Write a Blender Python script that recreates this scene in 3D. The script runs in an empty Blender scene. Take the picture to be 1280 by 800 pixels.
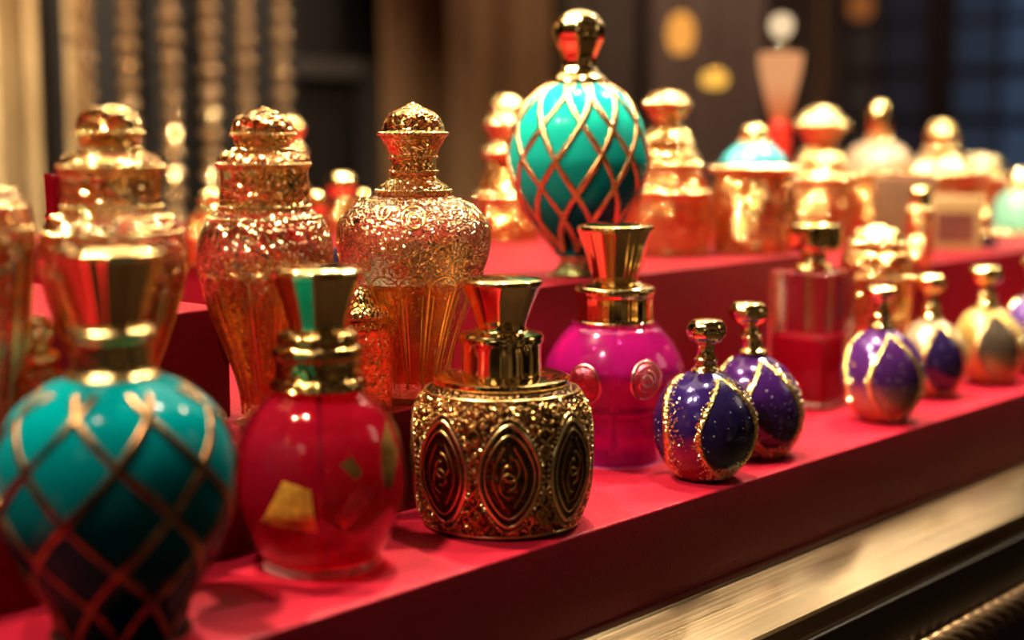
import bpy, bmesh, math, random
from mathutils import Vector, Matrix, noise as mnoise
random.seed(7)
PI = math.pi
scene = bpy.context.scene
COL = scene.collection

# ------------------------------------------------------------------ camera maths
F = 1900.0                                   # focal length in pixels of the 1280x800 frame
PITCH = math.atan(243 / F)
CP, SP = math.cos(PITCH), math.sin(PITCH)
HEAD = math.radians(41.4)                    # heading measured from the long axis of the shelf
FW = Vector((math.cos(HEAD), math.sin(HEAD), 0))
RT = Vector((math.sin(HEAD), -math.cos(HEAD), 0))
CAM = Vector((-0.540, -0.394, 0.172))

def ray(px, py):
    v = py - 400.0
    return (px - 640.0), (F * CP - v * SP), -(v * CP + F * SP)     # right, forward, up
def on_z(px, py, z):
    r, f, u = ray(px, py)
    t = (z - CAM.z) / u
    return Vector((CAM.x, CAM.y, 0)) + (FW * f + RT * r) * t + Vector((0, 0, z))
def on_y(px, py, Y):
    r, f, u = ray(px, py)
    d = FW * f + RT * r
    t = (Y - CAM.y) / d.y
    return Vector((CAM.x + d.x * t, Y, CAM.z + u * t))
def at_dist(px, py, D):
    """point on the pixel's ray, D metres away horizontally"""
    r, f, u = ray(px, py)
    return CAM + (FW * f + RT * r + Vector((0, 0, u))) * (D / f)

# ------------------------------------------------------------------ node helpers
def new_mat(name):
    m = bpy.data.materials.new(name)
    m.use_nodes = True
    nt = m.node_tree
    nt.nodes.clear()
    out = nt.nodes.new('ShaderNodeOutputMaterial')
    return m, nt, out
def N(nt, t, **kw):
    n = nt.nodes.new('ShaderNode' + t)
    for k, v in kw.items():
        if k in n.inputs: n.inputs[k].default_value = v
        else: setattr(n, k, v)
    return n
def L(nt, a, b): nt.links.new(a, b)
def rgba(c): return (c[0], c[1], c[2], 1.0)
def ramp(nt, fac, stops, interp='LINEAR'):
    r = nt.nodes.new('ShaderNodeValToRGB')
    r.color_ramp.interpolation = interp
    el = r.color_ramp.elements
    while len(el) < len(stops): el.new(0.5)
    for e, (p, c) in zip(el, stops):
        e.position = p
        e.color = rgba(c) if hasattr(c, '__len__') else (c, c, c, 1)
    L(nt, fac, r.inputs['Fac'])
    return r
def objco(nt, scale=(1, 1, 1)):
    tc = N(nt, 'TexCoord')
    mp = N(nt, 'Mapping')
    mp.inputs['Scale'].default_value = scale
    L(nt, tc.outputs['Object'], mp.inputs['Vector'])
    return mp.outputs['Vector']
def pbsdf(nt, col, rough, metal=0.0, **kw):
    p = N(nt, 'BsdfPrincipled')
    p.inputs['Base Color'].default_value = rgba(col)
    p.inputs['Roughness'].default_value = rough
    p.inputs['Metallic'].default_value = metal
    for k, v in kw.items():
        p.inputs[k].default_value = v
    return p
def bump(nt, height, strength, dist):
    b = N(nt, 'Bump')
    b.inputs['Strength'].default_value = strength
    b.inputs['Distance'].default_value = dist
    L(nt, height, b.inputs['Height'])
    return b.outputs['Normal']

def plain(name, col, rough=0.5, metal=0.0, nscale=0, nstr=0.2, ndist=0.001, vary=0.0, **kw):
    m, nt, out = new_mat(name)
    p = pbsdf(nt, col, rough, metal, **kw)
    v = objco(nt)
    if nscale:
        nz = N(nt, 'TexNoise'); nz.inputs['Scale'].default_value = nscale; nz.inputs['Detail'].default_value = 3
        L(nt, v, nz.inputs['Vector'])
        L(nt, bump(nt, nz.outputs['Fac'], nstr, ndist), p.inputs['Normal'])
        if vary:
            r = ramp(nt, nz.outputs['Fac'], [(0.3, tuple(c * (1 - vary) for c in col)), (0.7, tuple(min(1, c * (1 + vary)) for c in col))])
            L(nt, r.outputs['Color'], p.inputs['Base Color'])
    L(nt, p.outputs[0], out.inputs[0])
    return m

def gold(name, col=(1.0, 0.71, 0.30), rough=0.10, dirt=0.0, bubbles=0, bstr=0.6, wav=0):
    """polished or beaded gold"""
    m, nt, out = new_mat(name)
    p = pbsdf(nt, col, rough, 1.0)
    v = objco(nt)
    nz = N(nt, 'TexNoise'); nz.inputs['Scale'].default_value = 160; nz.inputs['Detail'].default_value = 4
    L(nt, v, nz.inputs['Vector'])
    dk = tuple(c * (1 - dirt) for c in col)
    r = ramp(nt, nz.outputs['Fac'], [(0.35, dk), (0.65, col)])
    L(nt, r.outputs['Color'], p.inputs['Base Color'])
    if bubbles:
        vo = N(nt, 'TexVoronoi'); vo.inputs['Scale'].default_value = bubbles
        L(nt, v, vo.inputs['Vector'])
        inv = N(nt, 'Math', operation='SUBTRACT'); inv.inputs[0].default_value = 1.0
        L(nt, vo.outputs['Distance'], inv.inputs[1])
        L(nt, bump(nt, inv.outputs[0], bstr, 0.6 / bubbles), p.inputs['Normal'])
    else:
        L(nt, bump(nt, nz.outputs['Fac'], 0.04, 0.001), p.inputs['Normal'])
    L(nt, p.outputs[0], out.inputs[0])
    return m

def thin_glass(name, col, tint=1.0, body=0.0, bodycol=None, rough=0.03, ior=1.5):
    """clear tinted glass wall: transmitted light takes the tint, the skin reflects"""
    m, nt, out = new_mat(name)
    tr = N(nt, 'BsdfTransparent'); tr.inputs['Color'].default_value = rgba(col)
    gl = N(nt, 'BsdfGlossy'); gl.inputs['Roughness'].default_value = rough; gl.inputs['Color'].default_value = (1, 0.97, 0.93, 1)
    fr = N(nt, 'Fresnel'); geo = N(nt, 'NewGeometry')
    mi = N(nt, 'Math', operation='MULTIPLY_ADD'); mi.inputs[1].default_value = 1 / ior - ior; mi.inputs[2].default_value = ior
    L(nt, geo.outputs['Backfacing'], mi.inputs[0]); L(nt, mi.outputs[0], fr.inputs['IOR'])
    base = tr.outputs[0]
    if body:
        p = pbsdf(nt, bodycol or col, 0.25)
        mx0 = N(nt, 'MixShader'); mx0.inputs[0].default_value = body
        L(nt, tr.outputs[0], mx0.inputs[1]); L(nt, p.outputs[0], mx0.inputs[2])
        base = mx0.outputs[0]
    mx = N(nt, 'MixShader')
    L(nt, fr.outputs[0], mx.inputs[0]); L(nt, base, mx.inputs[1]); L(nt, gl.outputs[0], mx.inputs[2])
    L(nt, mx.outputs[0], out.inputs[0])
    return m

def liquid(name, col, deep, z0, z1, body=0.35, ior=1.33):
    """coloured liquid, deeper in tone towards its bottom"""
    m, nt, out = new_mat(name)
    tc = N(nt, 'TexCoord'); sx = N(nt, 'SeparateXYZ'); L(nt, tc.outputs['Object'], sx.inputs[0])
    mr = N(nt, 'MapRange'); mr.inputs['From Min'].default_value = z0; mr.inputs['From Max'].default_value = z1
    L(nt, sx.outputs['Z'], mr.inputs['Value'])
    r = ramp(nt, mr.outputs[0], [(0.0, deep), (1.0, col)])
    rf = N(nt, 'BsdfRefraction'); rf.inputs['Roughness'].default_value = 0.02; rf.inputs['IOR'].default_value = ior
    L(nt, r.outputs['Color'], rf.inputs['Color'])
    tr = N(nt, 'BsdfTransparent'); L(nt, r.outputs['Color'], tr.inputs['Color'])
    m1 = N(nt, 'MixShader'); m1.inputs[0].default_value = 0.15
    L(nt, rf.outputs[0], m1.inputs[1]); L(nt, tr.outputs[0], m1.inputs[2])
    p = N(nt, 'BsdfTranslucent'); L(nt, r.outputs['Color'], p.inputs['Color'])
    d = pbsdf(nt, col, 0.08); L(nt, r.outputs['Color'], d.inputs['Base Color'])
    ms = N(nt, 'MixShader'); ms.inputs[0].default_value = 0.5
    L(nt, p.outputs[0], ms.inputs[1]); L(nt, d.outputs[0], ms.inputs[2])
    m2 = N(nt, 'MixShader'); m2.inputs[0].default_value = body
    L(nt, m1.outputs[0], m2.inputs[1]); L(nt, ms.outputs[0], m2.inputs[2])
    L(nt, m2.outputs[0], out.inputs[0])
    return m

def crystal(name, glass=(1.0, 0.86, 0.6), goldc=(0.95, 0.68, 0.3), scale=330, width=0.10, zlo=None, zhi=None, clear=0.2, base_gold=0.12, bumps=0.7, gbump=0.25, rough=0.09):
    """cut crystal with a net of gold drawn into its skin; the net thickens above zlo"""
    m, nt, out = new_mat(name)
    v = objco(nt)
    nz = N(nt, 'TexNoise'); nz.inputs['Scale'].default_value = scale * 0.25; nz.inputs['Detail'].default_value = 2
    L(nt, v, nz.inputs['Vector'])
    mixv = N(nt, 'MixRGB'); mixv.inputs['Fac'].default_value = 0.02
    L(nt, v, mixv.inputs[1]); L(nt, nz.outputs['Color'], mixv.inputs[2])
    vo = N(nt, 'TexVoronoi', feature='DISTANCE_TO_EDGE'); vo.inputs['Scale'].default_value = scale
    L(nt, mixv.outputs[0], vo.inputs['Vector'])
    edge = ramp(nt, vo.outputs['Distance'], [(width * 0.5, 1.0), (width, 0.0)])
    fac = edge.outputs['Color']
    tc = N(nt, 'TexCoord'); sx = N(nt, 'SeparateXYZ'); L(nt, tc.outputs['Object'], sx.inputs[0])
    if zlo is not None:
        mr = N(nt, 'MapRange'); mr.inputs['From Min'].default_value = zlo; mr.inputs['From Max'].default_value = zhi
        L(nt, sx.outputs['Z'], mr.inputs['Value'])
        mu = N(nt, 'Math', operation='MULTIPLY'); L(nt, fac, mu.inputs[0]); L(nt, mr.outputs[0], mu.inputs[1])
        fac = mu.outputs[0]
    ad = N(nt, 'Math', operation='MAXIMUM'); L(nt, fac, ad.inputs[0]); ad.inputs[1].default_value = base_gold
    fac = ad.outputs[0]
    gl = N(nt, 'BsdfGlass'); gl.inputs['Color'].default_value = rgba(glass); gl.inputs['Roughness'].default_value = 0.03; gl.inputs['IOR'].default_value = 1.5
    tr = N(nt, 'BsdfTransparent'); tr.inputs['Color'].default_value = rgba(glass)
    mg = N(nt, 'MixShader'); mg.inputs[0].default_value = clear
    L(nt, gl.outputs[0], mg.inputs[1]); L(nt, tr.outputs[0], mg.inputs[2])
    p = pbsdf(nt, goldc, rough, 1.0)
    nb = bump(nt, vo.outputs['Distance'], bumps, 0.8 / scale)
    L(nt, nb, p.inputs['Normal']); L(nt, bump(nt, vo.outputs['Distance'], bumps * gbump, 0.8 / scale), gl.inputs['Normal'])
    mx = N(nt, 'MixShader'); L(nt, fac, mx.inputs[0]); L(nt, mg.outputs[0], mx.inputs[1]); L(nt, p.outputs[0], mx.inputs[2])
    L(nt, mx.outputs[0], out.inputs[0])
    return m

def glow(name, col, strength, col2=None, z0=0, z1=1):
    m, nt, out = new_mat(name)
    e = N(nt, 'Emission'); e.inputs['Strength'].default_value = strength
    tc = N(nt, 'TexCoord'); sx = N(nt, 'SeparateXYZ'); L(nt, tc.outputs['Object'], sx.inputs[0])
    mr = N(nt, 'MapRange'); mr.inputs['From Min'].default_value = z0; mr.inputs['From Max'].default_value = z1
    L(nt, sx.outputs['Z'], mr.inputs['Value'])
    r = ramp(nt, mr.outputs[0], [(0, col2 or col), (1, col)])
    L(nt, r.outputs['Color'], e.inputs['Color'])
    L(nt, e.outputs[0], out.inputs[0])
    return m

# ------------------------------------------------------------------ mesh helpers
def link(name, me, mat, parent=None, smooth=True, angle=40):
    o = bpy.data.objects.new(name, me)
    COL.objects.link(o)
    if mat: me.materials.append(mat)
    if parent: o.parent = parent
    if smooth:
        for p in me.polygons: p.use_smooth = True
        me.set_sharp_from_angle(angle=math.radians(angle))
    return o
def mesh_of(name, vs, fs):
    me = bpy.data.meshes.new(name)
    me.from_pydata(vs, [], fs)
    bm = bmesh.new(); bm.from_mesh(me)
    bmesh.ops.recalc_face_normals(bm, faces=bm.faces)
    bm.to_mesh(me); bm.free()
    return me
def spline(pts, n=5):
    """Catmull-Rom through pts, sharp where a point is given twice"""
    segs, cur = [], [pts[0]]
    for p in pts[1:]:
        if p == cur[-1]: segs.append(cur); cur = [p]
        else: cur.append(p)
    segs.append(cur)
    out = []
    for s in segs:
        if len(s) < 2: continue
        for i in range(len(s) - 1):
            p0 = s[max(i - 1, 0)]; p1 = s[i]; p2 = s[i + 1]; p3 = s[min(i + 2, len(s) - 1)]
            for k in range(n):
                t = k / n
                out.append(tuple(0.5 * ((2 * b) + (c - a) * t + (2 * a - 5 * b + 4 * c - d) * t * t + (-a + 3 * b - 3 * c + d) * t ** 3) for a, b, c, d in zip(p0, p1, p2, p3)))
        out.append(s[-1])
    res = [out[0]]
    for p in out[1:]:
        if abs(p[0] - res[-1][0]) + abs(p[1] - res[-1][1]) > 1e-7: res.append(p)
    return [(max(r, 0.0), z) for r, z in res]
def lathe_mesh(name, prof, seg=64, flute=None, lean=None):
    """surface of revolution about local Z; prof runs bottom to top, ends are closed"""
    vs, rings = [], []
    for r, z in prof:
        ox, oy = lean(z) if lean else (0, 0)
        if r < 1e-6:
            rings.append([len(vs)]); vs.append((ox, oy, z))
        else:
            ring = []
            for k in range(seg):
                a = 2 * PI * k / seg
                rr = r * (flute(a, z) if flute else 1)
                ring.append(len(vs)); vs.append((ox + rr * math.sin(a), oy - rr * math.cos(a), z))
            rings.append(ring)
    fs = []
    if len(rings[0]) > 1: fs.append(tuple(rings[0][::-1]))
    if len(rings[-1]) > 1: fs.append(tuple(rings[-1]))
    for a, b in zip(rings[:-1], rings[1:]):
        if len(a) == 1 and len(b) == 1: continue
        for k in range(seg):
            k2 = (k + 1) % seg
            if len(a) == 1: fs.append((a[0], b[k2], b[k]))
            elif len(b) == 1: fs.append((a[k], a[k2], b[0]))
            else: fs.append((a[k], a[k2], b[k2], b[k]))
    return mesh_of(name, vs, fs)
def tube_data(path, rad, seg=6, closed=False, flat=None):
    """verts/faces of a tube along path; flat = list of outward normals makes a flattened wire"""
    vs, fs, n = [], [], len(path)
    path = [Vector(p) for p in path]
    up = Vector((0.13, 0.21, 0.97))
    for i, p in enumerate(path):
        if closed: t = path[(i + 1) % n] - path[i - 1]
        else: t = path[min(i + 1, n - 1)] - path[max(i - 1, 0)]
        t.normalize()
        nn = flat[i] if flat else up
        s = t.cross(nn)
        if s.length < 1e-6: s = t.orthogonal()
        s.normalize(); b = s.cross(t)
        rr = rad[i] if hasattr(rad, '__len__') else rad
        for k in range(seg):
            a = 2 * PI * k / seg
            vs.append(p + s * (rr * math.cos(a)) + b * (rr * (0.6 if flat else 1) * math.sin(a)))
    for i in range(n if closed else n - 1):
        j = (i + 1) % n
        for k in range(seg):
            k2 = (k + 1) % seg
            fs.append((i * seg + k, i * seg + k2, j * seg + k2, j * seg + k))
    if not closed:
        fs.append(tuple(range(seg))[::-1]); fs.append(tuple((n - 1) * seg + k for k in range(seg)))
    return vs, fs
class MB:
    def __init__(s): s.v, s.f = [], []
    def add(s, vs, fs):
        b = len(s.v); s.v += [tuple(v) for v in vs]; s.f += [tuple(b + i for i in f) for f in fs]
    def tube(s, *a, **k): s.add(*tube_data(*a, **k))
    def bead(s, c, r, nrm=None):
        o = [(1, 0, 0), (-1, 0, 0), (0, 1, 0), (0, -1, 0), (0, 0, 1), (0, 0, -1)]
        q = [Vector(x) for x in o]
        for sx in (-1, 1):
            for sy in (-1, 1):
                for sz in (-1, 1): q.append(Vector((sx, sy, sz)).normalized())
        fs = []
        for i, (sx, sy, sz) in enumerate([(a, b, d) for a in (-1, 1) for b in (-1, 1) for d in (-1, 1)]):
            X = 0 if sx > 0 else 1; Y = 2 if sy > 0 else 3; Z = 4 if sz > 0 else 5
            c6 = 6 + i
            tri = [(X, Y, c6), (Y, Z, c6), (Z, X, c6)]
            if sx * sy * sz < 0: tri = [(b, a, d) for a, b, d in tri]
            fs += tri
        R = Matrix.Rotation(random.random() * 6, 3, Vector((random.random() - .5, random.random() - .5, random.random() - .5)).normalized())
        s.add([Vector(c) + (R @ v) * r for v in q], fs)
    def box(s, x0, x1, y0, y1, z0, z1):
        s.add([(x, y, z) for x in (x0, x1) for y in (y0, y1) for z in (z0, z1)],
              [(0, 1, 3, 2), (4, 6, 7, 5), (0, 4, 5, 1), (2, 3, 7, 6), (0, 2, 6, 4), (1, 5, 7, 3)])
    def build(s, name, mat, parent=None, smooth=True, angle=40, bevel=0, loc=None):
        me = mesh_of(name, s.v, s.f)
        if bevel:
            bm = bmesh.new(); bm.from_mesh(me)
            bmesh.ops.bevel(bm, geom=bm.edges[:], offset=bevel, segments=3, profile=0.6, affect='EDGES')
            bm.to_mesh(me); bm.free()
        o = link(name, me, mat, parent, smooth, angle)
        if loc: o.location = loc
        return o
def tag(o, label=None, cat=None, group=None, kind=None):
    if label: o['label'] = label
    if cat: o['category'] = cat
    if group: o['group'] = group
    if kind: o['kind'] = kind
    return o
def empty(name, loc, label, cat, group=None, rz=0):
    o = bpy.data.objects.new(name, None); COL.objects.link(o)
    o.empty_display_size = 0.02; o.location = loc; o.rotation_euler = (0, 0, rz)
    return tag(o, label, cat, group)
def face_cam(p):
    d = Vector((CAM.x - p.x, CAM.y - p.y))
    return math.atan2(d.y, d.x) + PI / 2          # local -Y looks at the lens

class Stand:
    """a standing thing: base centre at a pixel on a surface; converts (radius px, row px) to local metres"""
    def __init__(s, name, label, cat, px, by, z0, group=None, D=None, twist=0):
        if D is None: p = on_z(px, by, z0)
        else:
            r, f, u = ray(px, by)
            p = Vector((CAM.x, CAM.y, 0)) + (FW * f + RT * r) * (D / f); p.z = z0
        s.p, s.z0 = p, z0
        s.Df = (p - CAM).dot(FW)
        s.root = empty(name, p, label, cat, group, face_cam(p) + twist)
    def z(s, y):
        r, f, u = ray(640, y)
        return CAM.z + s.Df * u / f - s.z0
    def m(s, r, y):
        z = s.z(y)
        depth = s.Df * CP + (CAM.z - z - s.z0) * SP
        return r * depth / F
    def prof(s, pts):
        return [(s.m(r, y), s.z(y)) for r, y in pts]
    def lathe(s, part, pts, mat, n=5, seg=64, flute=None, lean=None, smooth=True, angle=40, parent=None, floor=False):
        pr = s.prof(pts)
        if floor: pr[0] = (pr[0][0], 0.0)
        pr = [(r, max(z, 0.0)) for r, z in pr]
        sp = spline(pr, n) if n > 1 else [p for i, p in enumerate(pr) if i == 0 or p != pr[i - 1]]
        me = lathe_mesh(part, sp, seg, flute, lean)
        o = link(part, me, mat, parent or s.root, smooth, angle)
        return o, sp
    def shell(s, part, pts, mat, t=5, n=5, seg=64, flute=None, lift=8, lean=None, parent=None):
        """hollow glass: outer wall, then the inner wall t px inside it, with a thick bottom of lift px"""
        out = spline([(r, max(z, 0.0)) for r, z in s.prof(pts)], n)
        tm = s.m(t, pts[0][1]); lm = s.m(lift, pts[0][1])
        inner = [(max(r - tm, 0.0006), max(z, lm)) for r, z in out if r > tm * 1.5]
        res = []
        for p in inner[::-1]:
            if not res or abs(p[0] - res[-1][0]) + abs(p[1] - res[-1][1]) > 1e-6: res.append(p)
        prof = ([(0.0, out[0][1])] if out[0][0] > 1e-6 else []) + out + res + [(0.0, lm)]
        o = link(part, lathe_mesh(part, prof, seg, flute, lean), mat, parent or s.root)
        return o, out
def radius_at(prof, z):
    for (r0, z0), (r1, z1) in zip(prof[:-1], prof[1:]):
        if min(z0, z1) - 1e-9 <= z <= max(z0, z1) + 1e-9 and abs(z1 - z0) > 1e-9:
            return r0 + (r1 - r0) * (z - z0) / (z1 - z0)
    return prof[-1][0]
def surf(prof, a, z, off=0.0):
    r = radius_at(prof, z)
    e = 0.0006
    dr = (radius_at(prof, z + e) - radius_at(prof, z - e)) / (2 * e)
    n = Vector((math.sin(a), -math.cos(a), -dr)).normalized()
    return Vector((r * math.sin(a), -r * math.cos(a), z)) + n * off, n

# ------------------------------------------------------------------ materials
M = {}
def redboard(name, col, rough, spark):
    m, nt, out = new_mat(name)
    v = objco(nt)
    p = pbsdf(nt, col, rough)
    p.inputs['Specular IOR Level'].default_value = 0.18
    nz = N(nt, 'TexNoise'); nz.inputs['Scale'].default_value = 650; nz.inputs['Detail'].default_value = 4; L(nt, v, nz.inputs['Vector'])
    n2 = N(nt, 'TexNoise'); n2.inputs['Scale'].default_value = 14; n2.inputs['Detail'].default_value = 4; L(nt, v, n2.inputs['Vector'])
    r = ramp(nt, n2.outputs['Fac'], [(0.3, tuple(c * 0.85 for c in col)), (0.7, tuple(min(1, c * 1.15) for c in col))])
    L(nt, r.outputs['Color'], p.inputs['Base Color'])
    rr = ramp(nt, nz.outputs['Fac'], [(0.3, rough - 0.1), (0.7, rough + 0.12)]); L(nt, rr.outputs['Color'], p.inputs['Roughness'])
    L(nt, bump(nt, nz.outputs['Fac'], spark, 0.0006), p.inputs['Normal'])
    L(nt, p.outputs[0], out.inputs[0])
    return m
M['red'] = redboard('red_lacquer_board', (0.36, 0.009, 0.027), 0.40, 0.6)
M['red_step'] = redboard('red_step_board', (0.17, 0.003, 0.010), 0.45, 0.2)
M['gold'] = gold('polished_gold')
M['gold_soft'] = gold('satin_gold', rough=0.24, dirt=0.25)
M['gold_bead'] = gold('beaded_gold', rough=0.08, bubbles=360, bstr=0.9)
M['gold_bead_big'] = gold('large_beaded_gold', rough=0.08, bubbles=230, bstr=0.9)
M['gold_grain'] = gold('gold_granules', (1.0, 0.76, 0.42), 0.14)
M['antique'] = gold('antique_gold', (0.62, 0.36, 0.11), 0.26, dirt=0.5)
M['bronze'] = gold('dark_bronze', (0.10, 0.055, 0.022), 0.3, dirt=0.5)
M['net_dark'] = gold('dark_net_wire', (0.24, 0.125, 0.05), 0.3, dirt=0.6)
M['net_copper'] = gold('copper_gold_net', (0.75, 0.40, 0.17), 0.26, dirt=0.3, bubbles=700, bstr=0.4)
M['wire'] = gold('gold_wire', (0.9, 0.56, 0.2), 0.2)

def brushed(name):
    m, nt, out = new_mat(name)
    p = pbsdf(nt, (0.82, 0.62, 0.36), 0.22, 1.0)
    p.inputs['Anisotropic'].default_value = 0.0
    tg = N(nt, 'Tangent', direction_type='RADIAL', axis='X'); L(nt, tg.outputs[0], p.inputs['Tangent'])
    v = objco(nt, (6, 900, 900))
    nz = N(nt, 'TexNoise'); nz.inputs['Scale'].default_value = 1; nz.inputs['Detail'].default_value = 3; L(nt, v, nz.inputs['Vector'])
    v2 = objco(nt, (9, 22, 9))
    n2 = N(nt, 'TexNoise'); n2.inputs['Scale'].default_value = 1.3; n2.inputs['Detail'].default_value = 4; L(nt, v2, n2.inputs['Vector'])
    r = ramp(nt, n2.outputs['Fac'], [(0.3, (0.70, 0.50, 0.27)), (0.7, (0.86, 0.66, 0.40))]); L(nt, r.outputs['Color'], p.inputs['Base Color'])
    rr = ramp(nt, nz.outputs['Fac'], [(0.3, 0.13), (0.7, 0.20)]); L(nt, rr.outputs['Color'], p.inputs['Roughness'])
    L(nt, bump(nt, nz.outputs['Fac'], 0.03, 0.0002), p.inputs['Normal'])
    L(nt, p.outputs[0], out.inputs[0])
    return m
M['brass'] = brushed('brushed_brass')
M['black'] = plain('black_lacquer', (0.012, 0.009, 0.006), 0.35, nscale=60, nstr=0.05)
M['rope'] = plain('dark_bronze_rope', (0.10, 0.06, 0.028), 0.3, 0.9, nscale=200, nstr=0.2, ndist=0.0005)

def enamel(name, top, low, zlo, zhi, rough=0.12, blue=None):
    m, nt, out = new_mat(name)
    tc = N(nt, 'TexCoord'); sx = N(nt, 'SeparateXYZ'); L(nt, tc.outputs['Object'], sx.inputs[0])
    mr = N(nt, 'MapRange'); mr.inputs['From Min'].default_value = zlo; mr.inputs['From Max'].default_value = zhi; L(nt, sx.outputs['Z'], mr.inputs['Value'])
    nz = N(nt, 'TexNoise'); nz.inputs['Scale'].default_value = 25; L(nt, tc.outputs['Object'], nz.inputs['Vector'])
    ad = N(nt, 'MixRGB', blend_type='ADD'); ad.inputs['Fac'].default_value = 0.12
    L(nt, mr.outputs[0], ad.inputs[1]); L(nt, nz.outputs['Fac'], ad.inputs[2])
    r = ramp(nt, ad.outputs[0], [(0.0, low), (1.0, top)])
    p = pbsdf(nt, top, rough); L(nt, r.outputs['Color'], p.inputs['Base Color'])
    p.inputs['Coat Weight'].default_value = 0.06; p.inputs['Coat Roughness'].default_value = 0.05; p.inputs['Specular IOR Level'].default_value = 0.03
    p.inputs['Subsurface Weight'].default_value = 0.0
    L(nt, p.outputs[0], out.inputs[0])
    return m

# ------------------------------------------------------------------ camera
cd = bpy.data.cameras.new('camera'); cam = bpy.data.objects.new('camera', cd); COL.objects.link(cam)
cd.sensor_width = 36; cd.sensor_fit = 'HORIZONTAL'; cd.lens = F / 1280 * 36
cd.clip_start = 0.01; cd.clip_end = 60
cam.location = CAM
fwd = FW * CP - Vector((0, 0, SP))
cam.rotation_euler = fwd.to_track_quat('-Z', 'Y').to_euler()
cd.dof.use_dof = True; cd.dof.focus_distance = 0.69
cd.dof.aperture_fstop = (cd.lens / 1000) / 0.0138
cd.dof.aperture_blades = 0
scene.camera = cam

# ------------------------------------------------------------------ the setting
YF_STEP, YF_RISER = 0.0835, 0.122
H_STEP = 0.046
X_SPLIT = 0.020
ROOM_X0, ROOM_X1, ROOM_Y0, ROOM_Y1, ROOM_Z0, ROOM_Z1 = -2.2, 3.4, -1.6, 2.3, -0.95, 1.75

def struct(name, mb, mat, bevel=0):
    o = mb.build(name, mat, None, smooth=bool(bevel), bevel=bevel)
    o['kind'] = 'structure'
    return o
M['wall_dark'] = plain('dark_brown_wall', (0.030, 0.017, 0.010), 0.6, nscale=5, nstr=0.1, ndist=0.01, vary=0.4)
M['wall_blue'] = plain('dim_shop_wall', (0.10, 0.065, 0.05), 0.6, nscale=4, nstr=0.1, ndist=0.01, vary=0.3)
M['floor'] = plain('dark_floor', (0.04, 0.025, 0.018), 0.4, nscale=6, vary=0.3)
M['ceil'] = plain('dark_ceiling', (0.05, 0.035, 0.022), 0.8, nscale=6, vary=0.2)
def cream_mat():
    m, nt, out = new_mat('cream_gold_panel')
    p = pbsdf(nt, (0.62, 0.42, 0.19), 0.45)
    v = objco(nt, (1.0, 1.0, 1.6))
    nz = N(nt, 'TexNoise'); nz.inputs['Scale'].default_value = 3.0; nz.inputs['Detail'].default_value = 1; L(nt, v, nz.inputs['Vector'])
    r = ramp(nt, nz.outputs['Fac'], [(0.35, (0.42, 0.25, 0.10)), (0.6, (0.72, 0.52, 0.27))]); L(nt, r.outputs['Color'], p.inputs['Base Color'])
    L(nt, p.outputs[0], out.inputs[0])
    return m
M['cream'] = cream_mat()

b = MB(); b.box(ROOM_X0, ROOM_X1, ROOM_Y0, ROOM_Y1, ROOM_Z0 - 0.05, ROOM_Z0); struct('floor', b, M['floor'])
b = MB(); b.box(ROOM_X0, ROOM_X1, ROOM_Y0 + 0.6, ROOM_Y1, ROOM_Z1, ROOM_Z1 + 0.05); struct('ceiling', b, M['ceil'])
b = MB(); b.box(ROOM_X0, ROOM_X1, ROOM_Y1, ROOM_Y1 + 0.05, ROOM_Z0, ROOM_Z1); struct('wall_back', b, M['wall_dark'])
b = MB(); b.box(ROOM_X1, ROOM_X1 + 0.05, ROOM_Y0, ROOM_Y1, ROOM_Z0, ROOM_Z1); struct('wall_right', b, M['wall_blue'])
b = MB(); b.box(ROOM_X0 - 0.05, ROOM_X0, ROOM_Y0, ROOM_Y1, ROOM_Z0, ROOM_Z1); struct('wall_left', b, M['wall_dark'])

# ---- the red stepped display
SX0, SX1 = -0.85, 1.9
TOPB = -0.068
DROP = 0.013
b = MB(); b.box(SX0, SX1, 0.0, 0.95, TOPB, 0.0)
tag(b.build('display_shelf', M['red'], None, True, bevel=0.0012), 'long glossy red shelf with a row of perfume bottles along its front edge', 'shelf')
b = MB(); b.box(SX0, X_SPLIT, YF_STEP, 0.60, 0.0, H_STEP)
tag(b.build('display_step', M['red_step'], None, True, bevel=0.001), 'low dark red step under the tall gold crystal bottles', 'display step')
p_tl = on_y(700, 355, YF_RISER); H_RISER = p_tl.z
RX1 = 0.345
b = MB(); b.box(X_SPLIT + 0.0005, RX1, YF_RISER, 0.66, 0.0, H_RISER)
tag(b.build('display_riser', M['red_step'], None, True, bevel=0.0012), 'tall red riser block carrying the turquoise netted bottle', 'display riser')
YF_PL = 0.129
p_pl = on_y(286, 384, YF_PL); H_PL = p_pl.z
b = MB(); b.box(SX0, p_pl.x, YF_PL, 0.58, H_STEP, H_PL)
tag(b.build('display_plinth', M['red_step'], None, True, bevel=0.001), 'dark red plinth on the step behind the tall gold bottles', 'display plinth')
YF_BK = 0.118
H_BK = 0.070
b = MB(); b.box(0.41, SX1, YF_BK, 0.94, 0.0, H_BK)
tag(b.build('display_block', M['red_step'], None, True, bevel=0.001), 'red block behind the purple bottles carrying the far blurred bottles', 'display block')

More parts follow.
